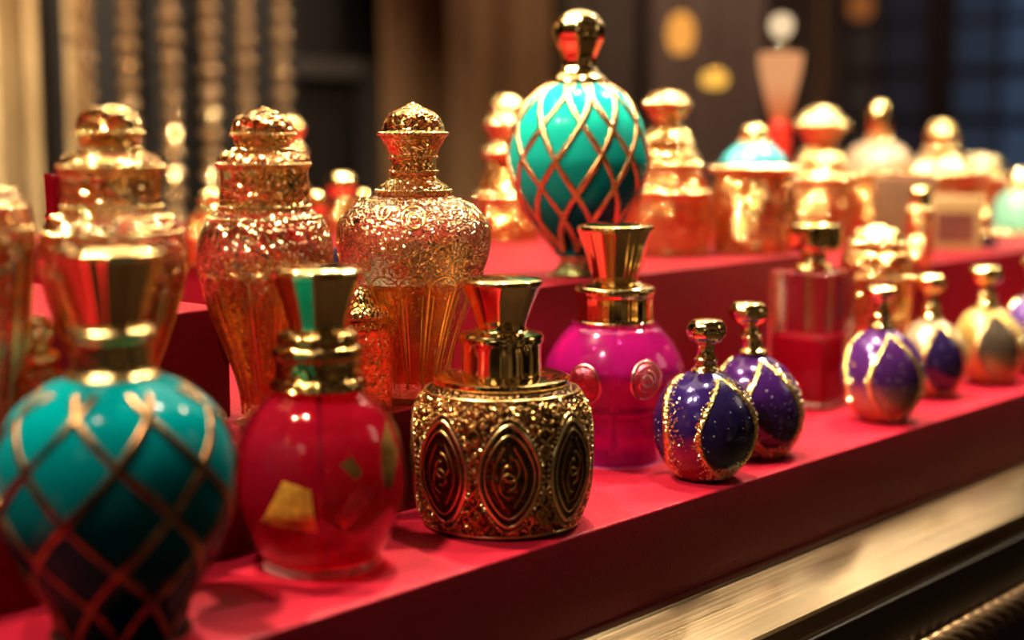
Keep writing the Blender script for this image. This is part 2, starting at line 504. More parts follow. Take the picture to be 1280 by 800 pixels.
# ---- brass rail, black counter and rope moulding
zt = -0.0435
e1 = on_z(1000, 771, zt - DROP); W = -e1.y
bm_ = MB()
sec = [(0.0, zt), (-0.0065, zt), (-0.0075, zt - 0.0012), (-W, zt - DROP), (-W - 0.0012, zt - DROP - 0.0015), (-W - 0.0012, TOPB), (0.0, TOPB)]
vs = [(x, y, z) for x in (SX0, SX1) for y, z in sec]; n = len(sec)
fs = [tuple(range(n))[::-1], tuple(range(n, 2 * n))] + [(i, (i + 1) % n, n + (i + 1) % n, n + i) for i in range(n)]
bm_.add(vs, fs)
for v in (0,): pass
o = bm_.build('brass_rail', M['brass'], None, False)
o.location = (0, -0.0002, 0)
tag(o, 'wide brushed brass rail running below the front of the red shelf', 'rail')
b = MB(); b.box(SX0, SX1, -W - 0.004, 0.95, ROOM_Z0, TOPB)
tag(b.build('display_counter', M['black'], None, True, bevel=0.001), 'black lacquered counter under the brass rail', 'counter')
pr = on_y(1240, 772, -W - 0.012)
def rope(name, y, z, rad, mat):
    vs, fs = [], []
    seg, steps = 48, 1100
    x0, x1 = SX0 + 0.1, 1.2
    for i in range(steps + 1):
        x = x0 + (x1 - x0) * i / steps
        tw = x * 2 * PI / 0.075
        for k in range(seg):
            a = 2 * PI * k / seg
            rr = rad * (0.66 + 0.34 * abs(math.cos(3 * (a - tw))) ** 0.55)
            vs.append((x, y + rr * math.cos(a), z + rr * math.sin(a)))
    for i in range(steps):
        for k in range(seg):
            k2 = (k + 1) % seg
            fs.append((i * seg + k, i * seg + k2, (i + 1) * seg + k2, (i + 1) * seg + k))
    fs.append(tuple(range(seg))); fs.append(tuple(steps * seg + k for k in range(seg))[::-1])
    return link(name, mesh_of(name, vs, fs), mat, None, True, 60)
o = rope('rope_moulding', -W - 0.004 - 0.0085, pr.z, 0.0085, M['rope'])
tag(o, 'dark twisted rope moulding along the black counter front below the brass rail', 'moulding')

# ------------------------------------------------------------------ nets
def net(S, part, prof, z0, z1, n, turns, rad, mat, off=0.0, jit=0.0, steps=46, seed=1, parent=None):
    """two families of wires crossing over a surface of revolution"""
    rnd = random.Random(seed)
    mb = MB()
    for sgn in (1, -1):
        for k in range(n):
            ph = 2 * PI * k / n + rnd.uniform(-jit, jit)
            path, nr, rr = [], [], []
            for i in range(steps + 1):
                t = i / steps
                z = z0 + (z1 - z0) * t
                a = ph + sgn * turns * 2 * PI * t + jit * 0.6 * math.sin(7 * t + k * 1.7)
                p, nn = surf(prof, a, z, off)
                path.append(p); nr.append(nn)
                rr.append(rad * (0.85 + 0.3 * abs(math.sin(t * PI * 3 + k))))
            mb.tube(path, rr, seg=7, flat=nr)
    return mb.build(part, mat, parent or S.root, True, 80)

# ------------------------------------------------------------------ 1 front teal vase
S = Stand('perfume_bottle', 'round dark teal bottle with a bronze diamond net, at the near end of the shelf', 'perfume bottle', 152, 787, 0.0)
teal = enamel('teal_enamel', (0.0, 0.16, 0.18), (0.0, 0.012, 0.017), S.z(720), S.z(520))  # darker low tone paints in the shade under the top light
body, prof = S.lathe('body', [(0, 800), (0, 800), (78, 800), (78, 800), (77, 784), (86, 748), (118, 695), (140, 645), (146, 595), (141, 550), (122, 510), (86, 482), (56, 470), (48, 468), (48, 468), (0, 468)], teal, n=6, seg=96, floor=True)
S.lathe('foot', [(0, 800), (0, 800), (86, 800), (86, 800), (88, 794), (84, 786), (84, 786), (0, 786)], thin_glass('smoked_foot_glass', (0.55, 0.4, 0.35), body=0.2, bodycol=(0.2, 0.08, 0.06)), n=3, floor=True)
net(S, 'net', prof, S.z(786), S.z(482), 8, 0.34, S.m(5.4, 600), M['net_dark'], 0.0, jit=0.05, seed=3)
S.lathe('collar', [(0, 470), (0, 470), (54, 472), (57, 466), (50, 460), (48, 440), (47, 424), (55, 418), (52, 410), (44, 406), (44, 406), (0, 406)], M['gold_soft'], n=4)
S.lathe('cap', [(0, 408), (0, 408), (40, 408), (40, 408), (46, 385), (58, 345), (66, 322), (68, 318), (66, 312), (40, 305), (0, 303)], M['gold'], n=4, flute=lambda a, z: 1 + 0.02 * math.cos(14 * a), seg=112)

# ------------------------------------------------------------------ 2 round pink bottle
S = Stand('perfume_bottle', 'round clear bottle of crimson pink perfume with a flared gold cap', 'perfume bottle', 402, 705, 0.0)
pk = [(0, 690), (0, 690), (70, 690), (70, 690), (76, 688), (92, 664), (106, 622), (108, 588), (101, 546), (84, 512), (64, 492), (54, 482), (53, 474), (53, 474)]
gm = thin_glass('clear_pinkish_glass', (1.0, 0.88, 0.90), rough=0.02, ior=1.4)
S.shell('body', pk, gm, t=5, lift=3)
lq = [(0, 690), (0, 690), (70, 690), (70, 690), (86, 664), (101, 622), (103, 588), (96, 546), (80, 514), (60, 494), (50, 486), (50, 486), (0, 486)]
S.lathe('perfume', lq, liquid('crimson_perfume', (0.97, 0.035, 0.14), (0.85, 0.012, 0.06), S.z(690), S.z(500), body=0.24))
solid = crystal('solid_base_glass', glass=(1.0, 0.86, 0.88), base_gold=0.0, width=0.0, clear=0.15, gbump=0.0)
S.lathe('glass_base', [(0, 716), (0, 716), (66, 716), (66, 716), (73, 711), (75, 703), (74, 695), (69, 691), (69, 691), (0, 691)], thin_glass('pale_base_glass', (1.0, 0.84, 0.84), body=0.35, bodycol=(0.9, 0.5, 0.5)), n=4)
S.lathe('dip_tube', [(0, 684), (0, 684), (3.5, 684), (3.5, 684), (3.5, 480), (3.5, 480), (0, 480)], plain('tube_plastic', (0.22, 0.01, 0.03), 0.2), n=1, seg=16)
S.lathe('collar', [(0, 482), (0, 482), (57, 484), (60, 478), (57, 472), (54, 468), (54, 448), (57, 442), (57, 434), (50, 428), (50, 428), (52, 422), (48, 414), (38, 410), (38, 410), (0, 410)], gold('softly_beaded_gold', (0.85, 0.53, 0.19), 0.12, dirt=0.4, bubbles=300, bstr=0.35), n=4)
S.lathe('cap', [(0, 412), (0, 412), (36, 412), (36, 412), (37, 404), (44, 380), (53, 354), (57, 343), (56, 337), (44, 332), (0, 329)], M['gold'], n=4, flute=lambda a, z: 1 + 0.012 * math.cos(12 * a), seg=96)
# patches of refracted gold and red, painted on the liquid's skin
def flat_patch(S, part, pts, depth, mat, twist=0.2):
    mb = MB(); v = []
    for k, (x, y) in enumerate(pts):
        z = S.z(y); xx = S.m(x - 402, y)
        v.append((xx, -depth + twist * xx, z))
    v2 = [(a, bb + 0.0006, c) for a, bb, c in v]
    n = len(pts)
    mb.add(v + v2, [tuple(range(n)), tuple(range(n, 2 * n))[::-1]] + [(i, (i + 1) % n, n + (i + 1) % n, n + i) for i in range(n)])
    return mb.build(part, mat, S.root, False)
yellow_patch = plain('yellow_refraction', (0.85, 0.5, 0.06), 0.35, 0.3, nscale=300, nstr=0.3, vary=0.3)
olive = plain('olive_refraction', (0.25, 0.16, 0.03), 0.35, 0.5, nscale=300, nstr=0.3, vary=0.3)
red_patch = plain('red_refraction', (0.9, 0.03, 0.06), 0.35, 0.1, nscale=300, vary=0.3)
def rad_at_px(S, prof_px, y):
    ps = sorted([(yy, r) for r, yy in prof_px])
    for (y0, r0), (y1, r1) in zip(ps[:-1], ps[1:]):
        if y0 <= y <= y1 and y1 > y0: return r0 + (r1 - r0) * (y - y0) / (y1 - y0)
    return 0
for nm, pts, mat in [('refraction_patch', [(330, 633), (358, 578), (390, 588), (397, 640)], yellow_patch),
                     ('refraction_patch', [(425, 560), (440, 552), (452, 572), (444, 580)], olive),
                     ('refraction_patch', [(476, 545), (496, 522), (500, 560), (488, 602), (478, 590)], olive),
                     ('refraction_patch', [(420, 622), (446, 590), (470, 588), (458, 612), (430, 640)], red_patch)]:
    v, vv = [], []
    for x, y in pts:
        R = S.m(rad_at_px(S, lq, y) + 1.2, y); xx = S.m(x - 402, y)
        xx = max(-R * 0.97, min(R * 0.97, xx))
        v.append(Vector((xx, -math.sqrt(R * R - xx * xx), S.z(y))))
    # fan with a few rings so that the patch hugs the liquid's skin
    c = sum(v, Vector()) / len(v)
    verts, faces = [], []
    rings = 5; per = []
    n = len(v)
    outline = []
    for i in range(n):
        for k in range(6): outline.append(v[i].lerp(v[(i + 1) % n], k / 6))
    for j in range(1, rings + 1):
        for q in outline:
            p = c.lerp(q, j / rings)
            zz = p.z
            yy = [y for y in range(470, 700) if S.z(y) <= zz][0]
            R = S.m(rad_at_px(S, lq, yy) + 1.5, yy)
            p.x = max(-R * 0.98, min(R * 0.98, p.x))
            verts.append((p.x, -math.sqrt(max(R * R - p.x * p.x, 0)), p.z))
    m_ = len(outline)
    verts.append(tuple(Vector(verts[0]).lerp(Vector(verts[m_ // 2]), 0.5)))
    for i in range(m_): faces.append((len(verts) - 1, i, (i + 1) % m_))
    for j in range(rings - 1):
        for i in range(m_): faces.append((j * m_ + i, j * m_ + (i + 1) % m_, (j + 1) * m_ + (i + 1) % m_, (j + 1) * m_ + i))
    mb = MB(); mb.add(verts, faces); mb.build(nm, mat, S.root)

# ------------------------------------------------------------------ 3 gold filigree jar
S = Stand('perfume_jar', 'squat gold filigree jar with pointed oval medallions and a wide lid rim', 'perfume jar', 627, 651, 0.0)
jp = [(0, 668), (0, 668), (92, 668), (92, 668), (97, 662), (97, 654), (95, 648), (103, 630), (111, 595), (113, 560), (111, 525), (104, 498), (92, 483), (84, 478), (84, 478), (0, 478)]
body, prof = S.lathe('body', jp, gold('dark_gilded_bronze', (0.13, 0.065, 0.022), 0.28, dirt=0.6, bubbles=420, bstr=0.7), n=6, seg=112, floor=True)
zb, zt_ = S.z(646), S.z(488)
zc, hh = S.z(572), (S.z(516) - S.z(632)) / 2
MED = [math.radians(5 + 45 * k) for k in range(8)]
hw = math.radians(18.5)
def med_path(a0, sc, n=44, off=0.0008):
    pts, nr = [], []
    for i in range(n):
        t = 2 * PI * i / n
        # pointed oval
        zz = math.sin(t); w = math.cos(t) * (1 - 0.28 * abs(zz) ** 2) * (1 if abs(zz) < 0.97 else 0.8)
        p, nn = surf(prof, a0 + hw * sc * w, zc + hh * (sc * 1.04) * zz, off)
        pts.append(p); nr.append(nn)
    return pts, nr
mbp = MB(); mbr = MB(); mba = MB(); mbg = MB()
for a0 in MED:
    pts, nr = med_path(a0, 1.0); mbr.tube(pts, S.m(2.5, 570), seg=7, closed=True, flat=nr)
    pts, nr = med_path(a0, 0.82); mbr.tube(pts, S.m(1.2, 570), seg=6, closed=True, flat=nr)
    pts, nr = med_path(a0, 1.13, n=64, off=0.0005)
    for p, q in zip(pts, nr): mbr.bead(p, S.m(2.3, 570))
    # arabesque inside
    for sg in (1, -1):
        path, nr2 = [], []
        for i in range(26):
            t = i / 25; th = t * 2.1 * PI
            rr = 0.36 * (1 - 0.62 * t)
            da = sg * hw * 0.55 * rr * 1.9 * math.sin(th) ; dz = sg * hh * (0.26 + rr * math.cos(th) - 0.1)
            p, q = surf(prof, a0 + da, zc + dz * 0.8, 0.0004); path.append(p); nr2.append(q)
        mba.tube(path, S.m(1.5, 570), seg=6, flat=nr2)
    for sg in (1, -1):
        path, nr2 = [], []
        for i in range(20):
            t = i / 19
            da = sg * hw * (0.16 + 0.38 * math.sin(t * PI)) * (1 if t < 1 else 1); dz = hh * (-0.62 + 1.22 * t)
            p, q = surf(prof, a0 + da, zc + dz, 0.0003); path.append(p); nr2.append(q)
        mba.tube(path, S.m(1.3, 570), seg=6, flat=nr2)
def in_med(a, z):
    for a0 in MED:
        d = (a - a0 + PI) % (2 * PI) - PI
        zz = (z - zc) / (hh * 1.16)
        if abs(zz) < 1 and abs(d) < hw * 1.16 * math.sqrt(1 - zz * zz) * (1 - 0.28 * zz * zz): return True
    return False
cnt = 0
while cnt < 3600:
    a = random.uniform(0, 2 * PI); z = random.uniform(zb, zt_)
    if in_med(a, z): continue
    p, q = surf(prof, a, z, 0.0)
    mbg.bead(p, S.m(random.choice((1.5, 1.9, 2.3, 2.9)), 570)); cnt += 1
# vine scrolls between the medallions
for a0 in MED:
    for sg in (1, -1):
        for zz0, dz in ((0.95, -0.9), (-0.95, 0.9)):
            path, nr2 = [], []
            for i in range(22):
                t = i / 21; th = t * 2.6 * PI
                p, q = surf(prof, a0 + hw * 1.22 + sg * hw * 0.25 * math.sin(th) * (1 - t * 0.5), zc + hh * (zz0 + dz * t * 0.9), 0.0006)
                path.append(p); nr2.append(q)
            mba.tube(path, S.m(1.8, 570), seg=6, flat=nr2)
mbr.build('medallion_rims', M['gold_soft'], S.root, True, 70)
mba.build('arabesque', M['antique'], S.root, True, 70)
tag(mbg.build('gold_granules', gold('rich_gold_granules', (0.85, 0.5, 0.17), 0.16, dirt=0.5), S.root, True, 20), kind='stuff')
for k in range(3):
    mbf = MB()
    z = [S.z(656), S.z(646), S.z(486)][k]
    path = [surf(prof, 2 * PI * i / 90, z, 0.0003)[0] for i in range(90)]
    mbf.tube(path, S.m(2.2, 600), closed=True, seg=6)
    mbf.build('edge_wire', M['gold_soft'], S.root, True, 70)
S.lathe('lid_rim', [(0, 480), (0, 480), (84, 480), (84, 480), (86, 476), (86, 472), (84, 469), (70, 467), (56, 466), (54, 466), (54, 466), (0, 466)], M['gold'], n=3, seg=96)
S.lathe('collar', [(0, 467), (0, 467), (50, 467), (50, 467), (50, 430), (53, 426), (53, 420), (51, 416), (51, 416), (36, 413), (33, 410), (33, 410), (0, 410)], M['gold'], n=3, seg=96)
S.lathe('cap', [(0, 412), (0, 412), (31, 412), (31, 412), (31, 405), (36, 390), (44, 370), (50, 358), (52, 354), (51, 349), (36, 346), (0, 344)], M['gold'], n=4, seg=96, flute=lambda a, z: 1 + 0.012 * math.cos(10 * a))

# ------------------------------------------------------------------ 4 magenta bottle
S = Stand('perfume_bottle', 'wide shouldered magenta glass bottle with two round pink medallions', 'perfume bottle', 767, 573, 0.0)
mp_ = [(0, 572), (0, 572), (58, 572), (58, 572), (57, 560), (57, 545), (58, 522), (66, 500), (80, 478), (87, 462), (86, 450), (74, 428), (60, 411), (54, 406), (54, 402), (54, 402)]
_, prof = S.shell('body', mp_, thin_glass('magenta_glass', (1.0, 0.55, 0.88), body=0.10, bodycol=(0.85, 0.02, 0.45), rough=0.02, ior=1.4), t=4, lift=3, seg=80)
lqm = [(0, 572), (0, 572), (54, 572), (54, 572), (53, 545), (54, 522), (58, 512), (58, 512), (0, 512)]
S.lathe('perfume', lqm, liquid('magenta_perfume', (0.85, 0.03, 0.55), (0.7, 0.015, 0.45), S.z(572), S.z(512), body=0.24))
S.lathe('glass_base', [(0, 592), (0, 592), (56, 592), (56, 592), (61, 588), (63, 580), (61, 573), (57, 572), (57, 572), (0, 572)], thin_glass('magenta_base_glass', (1.0, 0.6, 0.9), body=0.3, bodycol=(0.85, 0.25, 0.6)), n=4)
S.lathe('inner_flask', [(0, 512), (0, 512), (56, 510), (62, 498), (76, 476), (81, 462), (79, 450), (68, 430), (50, 414), (50, 414), (0, 414)], liquid('magenta_upper_fill', (0.95, 0.06, 0.62), (0.8, 0.02, 0.48), S.z(512), S.z(420), body=0.16), n=4)
S.lathe('dip_tube', [(0, 566), (0, 566), (4, 566), (4, 566), (4, 404), (4, 404), (0, 404)], plain('tube_magenta', (0.45, 0.01, 0.2), 0.2), n=1, seg=16)
S.lathe('collar', [(0, 405), (0, 405), (49, 405), (49, 405), (50, 400), (48, 396), (48, 372), (50, 366), (50, 360), (47, 357), (47, 357), (36, 354), (30, 351), (30, 351), (0, 351)], M['gold'], n=3, seg=120, flute=lambda a, z: 1 + 0.008 * math.cos(40 * a))
S.lathe('cap', [(0, 353), (0, 353), (27, 353), (27, 353), (29, 346), (36, 320), (44, 296), (47, 288), (47, 284), (45, 281), (30, 279), (0, 278)], M['gold'], n=4, seg=96, flute=lambda a, z: 1 + 0.022 * abs(math.cos(9 * a)))
med_m = gold('pink_gold_medallion', (0.68, 0.13, 0.20), 0.3, dirt=0.3, bubbles=900, bstr=0.9)
for az, yy in ((-24.5, 468), (26.5, 463)):
    a0 = math.radians(az); zc_ = S.z(yy)
    R = S.m(20, yy)
    vs, fs = [], []
    rings, sg = 7, 30
    rr0 = radius_at(prof, zc_)
    for j in range(rings + 1):
        for k in range(sg):
            t = 2 * PI * k / sg; q = R * j / rings
            p, nn = surf(prof, a0 + q * math.cos(t) / rr0 * 0.95, zc_ + q * 1.1 * math.sin(t), 0.0005 + (0.0006 if j < rings else -0.0004))
            vs.append(p)
    for j in range(rings):
        for k in range(sg): fs.append((j * sg + k, j * sg + (k + 1) % sg, (j + 1) * sg + (k + 1) % sg, (j + 1) * sg + k))
    mb = MB(); mb.add(vs, fs); md = mb.build('medallion', med_m, S.root)
    path, nr = [], []
    for k in range(40):
        t = 2 * PI * k / 40
        p, nn = surf(prof, a0 + R * math.cos(t) / rr0 * 0.98, zc_ + R * 1.12 * math.sin(t), 0.0008); path.append(p); nr.append(nn)
    mb = MB(); mb.tube(path, S.m(1.8, yy), closed=True, seg=7, flat=nr)
    if az > 0:    # scroll raised on it
        for sg_ in (1, -1):
            path, nr = [], []
            for i in range(24):
                t = i / 23; th = t * 2.4 * PI; q = R * 0.55 * (1 - 0.6 * t)
                p, nn = surf(prof, a0 + (sg_ * q * math.sin(th) + 0.0) / rr0, zc_ + sg_ * (R * 0.1) + q * 0.9 * math.cos(th) * sg_, 0.0015); path.append(p); nr.append(nn)
            mb.tube(path, S.m(1.2, yy), seg=6, flat=nr)
    mb.build('rim', gold('pink_gold_rim', (0.85, 0.4, 0.35), 0.25), md, True, 70)

# ------------------------------------------------------------------ 5 purple gilded balls
def ball_mat(name, top, low, S, y0, y1, goldlow=True):
    m, nt, out = new_mat(name)
    tc = N(nt, 'TexCoord'); sx = N(nt, 'SeparateXYZ'); L(nt, tc.outputs['Object'], sx.inputs[0])
    mr = N(nt, 'MapRange'); mr.inputs['From Min'].default_value = S.z(y1); mr.inputs['From Max'].default_value = S.z(y0); L(nt, sx.outputs['Z'], mr.inputs['Value'])
    nz = N(nt, 'TexNoise'); nz.inputs['Scale'].default_value = 120; nz.inputs['Detail'].default_value = 4; L(nt, tc.outputs['Object'], nz.inputs['Vector'])
    mx = N(nt, 'Math', operation='MULTIPLY_ADD'); mx.inputs[1].default_value = 0.25; L(nt, nz.outputs['Fac'], mx.inputs[0]); L(nt, mr.outputs[0], mx.inputs[2])
    r = ramp(nt, mx.outputs[0], [(0.12, low), (0.42, tuple((a * 0.5 + b * 0.5) for a, b in zip(low, top))), (0.62, top)])
    p = pbsdf(nt, top, 0.14, 0.30); L(nt, r.outputs['Color'], p.inputs['Base Color'])
    p.inputs['Coat Weight'].default_value = 0.45; p.inputs['Coat Roughness'].default_value = 0.03; p.inputs['Specular IOR Level'].default_value = 0.25
    L(nt, bump(nt, nz.outputs['Fac'], 0.35, 0.0012), p.inputs['Normal'])
    L(nt, p.outputs[0], out.inputs[0]); return m
def panel_mat(name, top, low, S, y0, y1):
    m, nt, out = new_mat(name)
    tc = N(nt, 'TexCoord'); sx = N(nt, 'SeparateXYZ'); L(nt, tc.outputs['Object'], sx.inputs[0])
    mr = N(nt, 'MapRange'); mr.inputs['From Min'].default_value = S.z(y1); mr.inputs['From Max'].default_value = S.z(y0); L(nt, sx.outputs['Z'], mr.inputs['Value'])
    r = ramp(nt, mr.outputs[0], [(0.0, low), (0.5, top)])
    vo = N(nt, 'TexVoronoi'); vo.inputs['Scale'].default_value = 420; L(nt, tc.outputs['Object'], vo.inputs['Vector'])
    dots = ramp(nt, vo.outputs['Distance'], [(0.10, 1.0), (0.16, 0.0)])
    sc = N(nt, 'SeparateXYZ'); L(nt, vo.outputs['Color'], sc.inputs[0])
    pick = ramp(nt, sc.outputs['X'], [(0.55, 0.0), (0.6, 1.0)])
    mu = N(nt, 'Math', operation='MULTIPLY'); L(nt, dots.outputs['Color'], mu.inputs[0]); L(nt, pick.outputs['Color'], mu.inputs[1])
    mc = N(nt, 'MixRGB'); L(nt, mu.outputs[0], mc.inputs['Fac']); L(nt, r.outputs['Color'], mc.inputs[1]); mc.inputs[2].default_value = (0.9, 0.8, 0.85, 1)
    p = pbsdf(nt, top, 0.22, 0.1); L(nt, mc.outputs[0], p.inputs['Base Color'])
    p.inputs['Coat Weight'].default_value = 0.6; p.inputs['Coat Roughness'].default_value = 0.08
    L(nt, p.outputs[0], out.inputs[0]); return m
BANDG = gold('granulated_gold_leaf', (0.93, 0.66, 0.25), 0.2, dirt=0.2, bubbles=800, bstr=1.0)
def gilt_ball(label, px, by, R, ytop, ybot, neck, cols, az, lean_px=0, beads=900, group='purple and gold ball bottles', ring_y=None):
    """neck: list of (r, y) for collar then stopper rows; cols: (top, low, panel_top, panel_low)"""
    S = Stand('perfume_bottle', label, 'perfume bottle', px, by, 0.0, group)
    yc = (ytop + ybot) / 2; h = (ybot - ytop) / 2
    zt, zbm = S.z(ytop), S.z(ybot)
    lm = S.m(lean_px, yc)
    def lean(z):
        t = max(0.0, min(1.0, (z - S.z(yc + h * 0.7)) / (S.z(ytop - 70) - S.z(yc + h * 0.7))))
        return (lm * t, 0)
    ln = lean if lean_px else None
    pts = [(0, ybot), (0, ybot), (R * 0.40, ybot), (R * 0.40, ybot), (R * 0.44, ybot - h * 0.05), (R * 0.60, yc + h * 0.80), (R * 0.86, yc + h * 0.5), (R, yc + h * 0.05), (R * 0.93, yc - h * 0.38), (R * 0.70, yc - h * 0.73), (R * 0.36, yc - h * 0.95), (R * 0.22, ytop), (R * 0.22, ytop), (0, ytop)]
    body, prof = S.lathe('body', pts, ball_mat('gilt_ball_lacquer', cols[0], cols[1], S, ytop, ybot), n=5, seg=72, lean=ln, floor=True)
    def pt(a, z, off):
        p, nn = surf(prof, a, z, off)
        if ln: o_ = ln(z); p = p + Vector((o_[0], o_[1], 0))
        return p, nn
    pm = panel_mat('starry_panel', cols[2], cols[3], S, ytop, ybot)
    z_lo, z_hi = S.z(yc + h * 0.78), S.z(yc - h * 0.90)
    hwp = math.radians(36)
    band = MB(); grain = MB()
    for k in range(3):
        a0 = math.radians(az) + k * 2 * PI / 3
        vs, fs = [], []; nu, nv = 10, 22
        def edge(t):   # half width along the panel, pointed at the top, round below
            return hwp * (math.sin(PI * min(1, t ** 0.8)) ** 0.75 if 0 < t < 1 else 0.0) * 1.0
        for j in range(nv + 1):
            t = j / nv; z = z_lo + (z_hi - z_lo) * t; w = max(edge(t), 0.004)
            for i in range(nu + 1):
                vs.append(pt(a0 + w * (2 * i / nu - 1), z, 0.00025)[0])
        for j in range(nv):
            for i in range(nu): q = j * (nu + 1) + i; fs.append((q, q + 1, q + nu + 2, q + nu + 1))
        mb = MB(); mb.add(vs, fs); mb.build('panel', pm, S.root)
        for sg in (1, -1):
            path, nr, rr = [], [], []
            for j in range(31):
                t = j / 30; z = z_lo + (z_hi - z_lo) * t
                p, q = pt(a0 + sg * (edge(t) + math.radians(4)), z, 0.0); path.append(p); nr.append(q)
                rr.append(S.m(R * (0.075 if sg > 0 else 0.045), yc) * (0.5 + 0.5 * math.sin(PI * t)) + S.m(0.7, yc))
            band.tube(path, rr, seg=8, flat=nr)
            for _ in range(beads // 8):
                t = random.random(); z = z_lo + (z_hi - z_lo) * t
                d = abs(random.gauss(0, 11 if sg > 0 else 5)) + 2
                p, q = pt(a0 + sg * (edge(t) + math.radians(d)), z, 0.0001)
                grain.bead(p, S.m(random.uniform(0.8, 1.7), yc))
        # gold pool under the panel
        for _ in range(beads // 10):
            z = S.z(yc + h * random.uniform(0.62, 0.86)); p, q = pt(a0 + random.gauss(0, 0.3), z, 0.0001)
            grain.bead(p, S.m(random.uniform(0.8, 1.6), yc))
    band.build('gilt_bands', BANDG, S.root, True, 80)
    if beads: tag(grain.build('gold_granules', M['gold_grain'], S.root, True, 20), kind='stuff')
    nk = neck
    S.lathe('collar', nk['collar'], M['gold'], n=4, lean=ln, seg=40)
    S.lathe('stopper', nk['stopper'], M['gold'], n=4, lean=ln, seg=48, flute=lambda a, z: 1 + 0.02 * math.cos(10 * a))
    S.lathe('foot', [(0, ybot + 1), (0, ybot + 1), (R * 0.46, ybot + 1), (R * 0.46, ybot + 1), (R * 0.50, ybot - 3), (R * 0.44, ybot - 7), (R * 0.44, ybot - 7), (0, ybot - 7)], thin_glass('dark_foot_glass', (0.5, 0.2, 0.2), body=0.3, bodycol=(0.1, 0.01, 0.03)), n=3, floor=True, seg=40)
    return S
def neck_a(c, k, stem=13):       # c: column, rows: knob top, knob bottom, stem bottom, collar bottom
    y0, y1, y2, y3, r = k
    return {'collar': [(0, y3), (0, y3), (r * 0.95, y3), (r * 1.0, y3 - 4), (r * 0.75, y3 - 8), (r * 0.72, y2 - 0), (r * 0.8, y2 - 3), (r * 0.6, y2 - 7), (r * 0.6, y2 - 7), (0, y2 - 7)],
            'stopper': [(0, y2 - 5), (0, y2 - 5), (r * 0.62, y2 - 5), (r * 0.55, y2 - 12), (r * 0.58, y1 + 4), (r * 0.95, y1), (r * 1.28, y1 - (y1 - y0) * 0.3), (r * 1.3, y1 - (y1 - y0) * 0.62), (r * 1.0, y0 + 2), (r * 0.5, y0), (0, y0 - 0.5)]}
NAVY = ((0.022, 0.008, 0.085), (0.36, 0.008, 0.012), (0.010, 0.005, 0.042), (0.02, 0.012, 0.03))
PURP = ((0.06, 0.012, 0.12), (0.6, 0.28, 0.03), (0.035, 0.006, 0.085), (0.02, 0.012, 0.03))
gilt_ball('navy and red ball bottle with gilt leaf bands, in front of the magenta bottle', 880, 597, 65, 462, 602, neck_a(880, (398, 426, 452, 466, 19)), NAVY, 34, beads=2600)
gilt_ball('violet leaning ball bottle with wide gilt bands behind the navy ball bottle', 952, 568, 57, 442, 575, neck_a(927, (377, 402, 424, 442, 19)), PURP, 25, lean_px=-22, beads=2200)
gilt_ball('amethyst ball bottle with amber base in front of the tall square bottle', 1104, 525, 52, 410, 531, neck_a(1097, (356, 372, 398, 411, 16)), ((0.08, 0.018, 0.15), (0.6, 0.22, 0.03), (0.045, 0.009, 0.085), (0.5, 0.28, 0.03)), 22, lean_px=-8, beads=500)
gilt_ball('dark violet ball bottle with gold shoulder between the amethyst and the speckled ball bottles', 1166, 494, 43, 398, 501, neck_a(1158, (342, 362, 386, 399, 14)), ((0.45, 0.34, 0.22), (0.55, 0.32, 0.04), (0.015, 0.006, 0.05), (0.02, 0.012, 0.03)), 24, lean_px=-8, beads=350)
gilt_ball('black and gold speckled ball bottle near the shelf end', 1239, 478, 43, 383, 485, neck_a(1222, (332, 352, 372, 384, 16)), ((0.55, 0.38, 0.10), (0.7, 0.42, 0.05), (0.06, 0.045, 0.03), (0.5, 0.3, 0.04)), 18, lean_px=-14, beads=350)
gilt_ball('lilac ball bottle cut by the picture edge beyond the speckled one', 1296, 466, 42, 368, 472, neck_a(1288, (320, 340, 358, 370, 14)), ((0.13, 0.06, 0.28), (0.6, 0.3, 0.05), (0.13, 0.06, 0.28), (0.5, 0.3, 0.05)), 18, lean_px=-8, beads=150)

# ------------------------------------------------------------------ 6 tall square bottle
S = Stand('perfume_bottle', 'tall square clear glass bottle of red perfume with a round gold cap', 'perfume bottle', 1012, 506, 0.0)
S.root.rotation_euler.z = math.radians(2)
wx = 0.0205; wy = 0.0205
hz = S.z(336)
def rbox(wx, wy, z0, z1, bev):
    mb = MB(); mb.box(-wx, wx, -wy, wy, z0, z1); me = mesh_of('x', mb.v, mb.f)
    bm = bmesh.new(); bm.from_mesh(me); bmesh.ops.bevel(bm, geom=bm.edges[:], offset=bev, segments=4, profile=0.5, affect='EDGES'); bm.to_mesh(me); bm.free()
    return me
link('body', rbox(wx, wy, 0.0, hz, 0.004), crystal('clear_square_glass', glass=(1.0, 0.96, 0.94), base_gold=0.0, width=0.0, clear=0.25, gbump=0.0), S.root)
link('perfume', rbox(wx - 0.004, wy - 0.004, 0.005, S.z(415), 0.003), liquid('red_perfume', (0.75, 0.012, 0.06), (0.5, 0.0, 0.02), 0.0, S.z(415), body=0.4), S.root)
S.lathe('dip_tube', [(0, 500), (0, 500), (4, 500), (4, 500), (4, 335), (4, 335), (0, 335)], M['gold_soft'], n=1, seg=12)
S.lathe('collar', [(0, 338), (0, 338), (26, 338), (26, 338), (25, 332), (18, 328), (16, 318), (20, 314), (20, 310), (20, 310), (0, 310)], M['gold'], n=3)
S.lathe('cap', [(0, 313), (0, 313), (28, 313), (28, 313), (33, 309), (34, 300), (34, 288), (33, 281), (33, 281), (28, 279), (0, 278)], M['gold'], n=3)

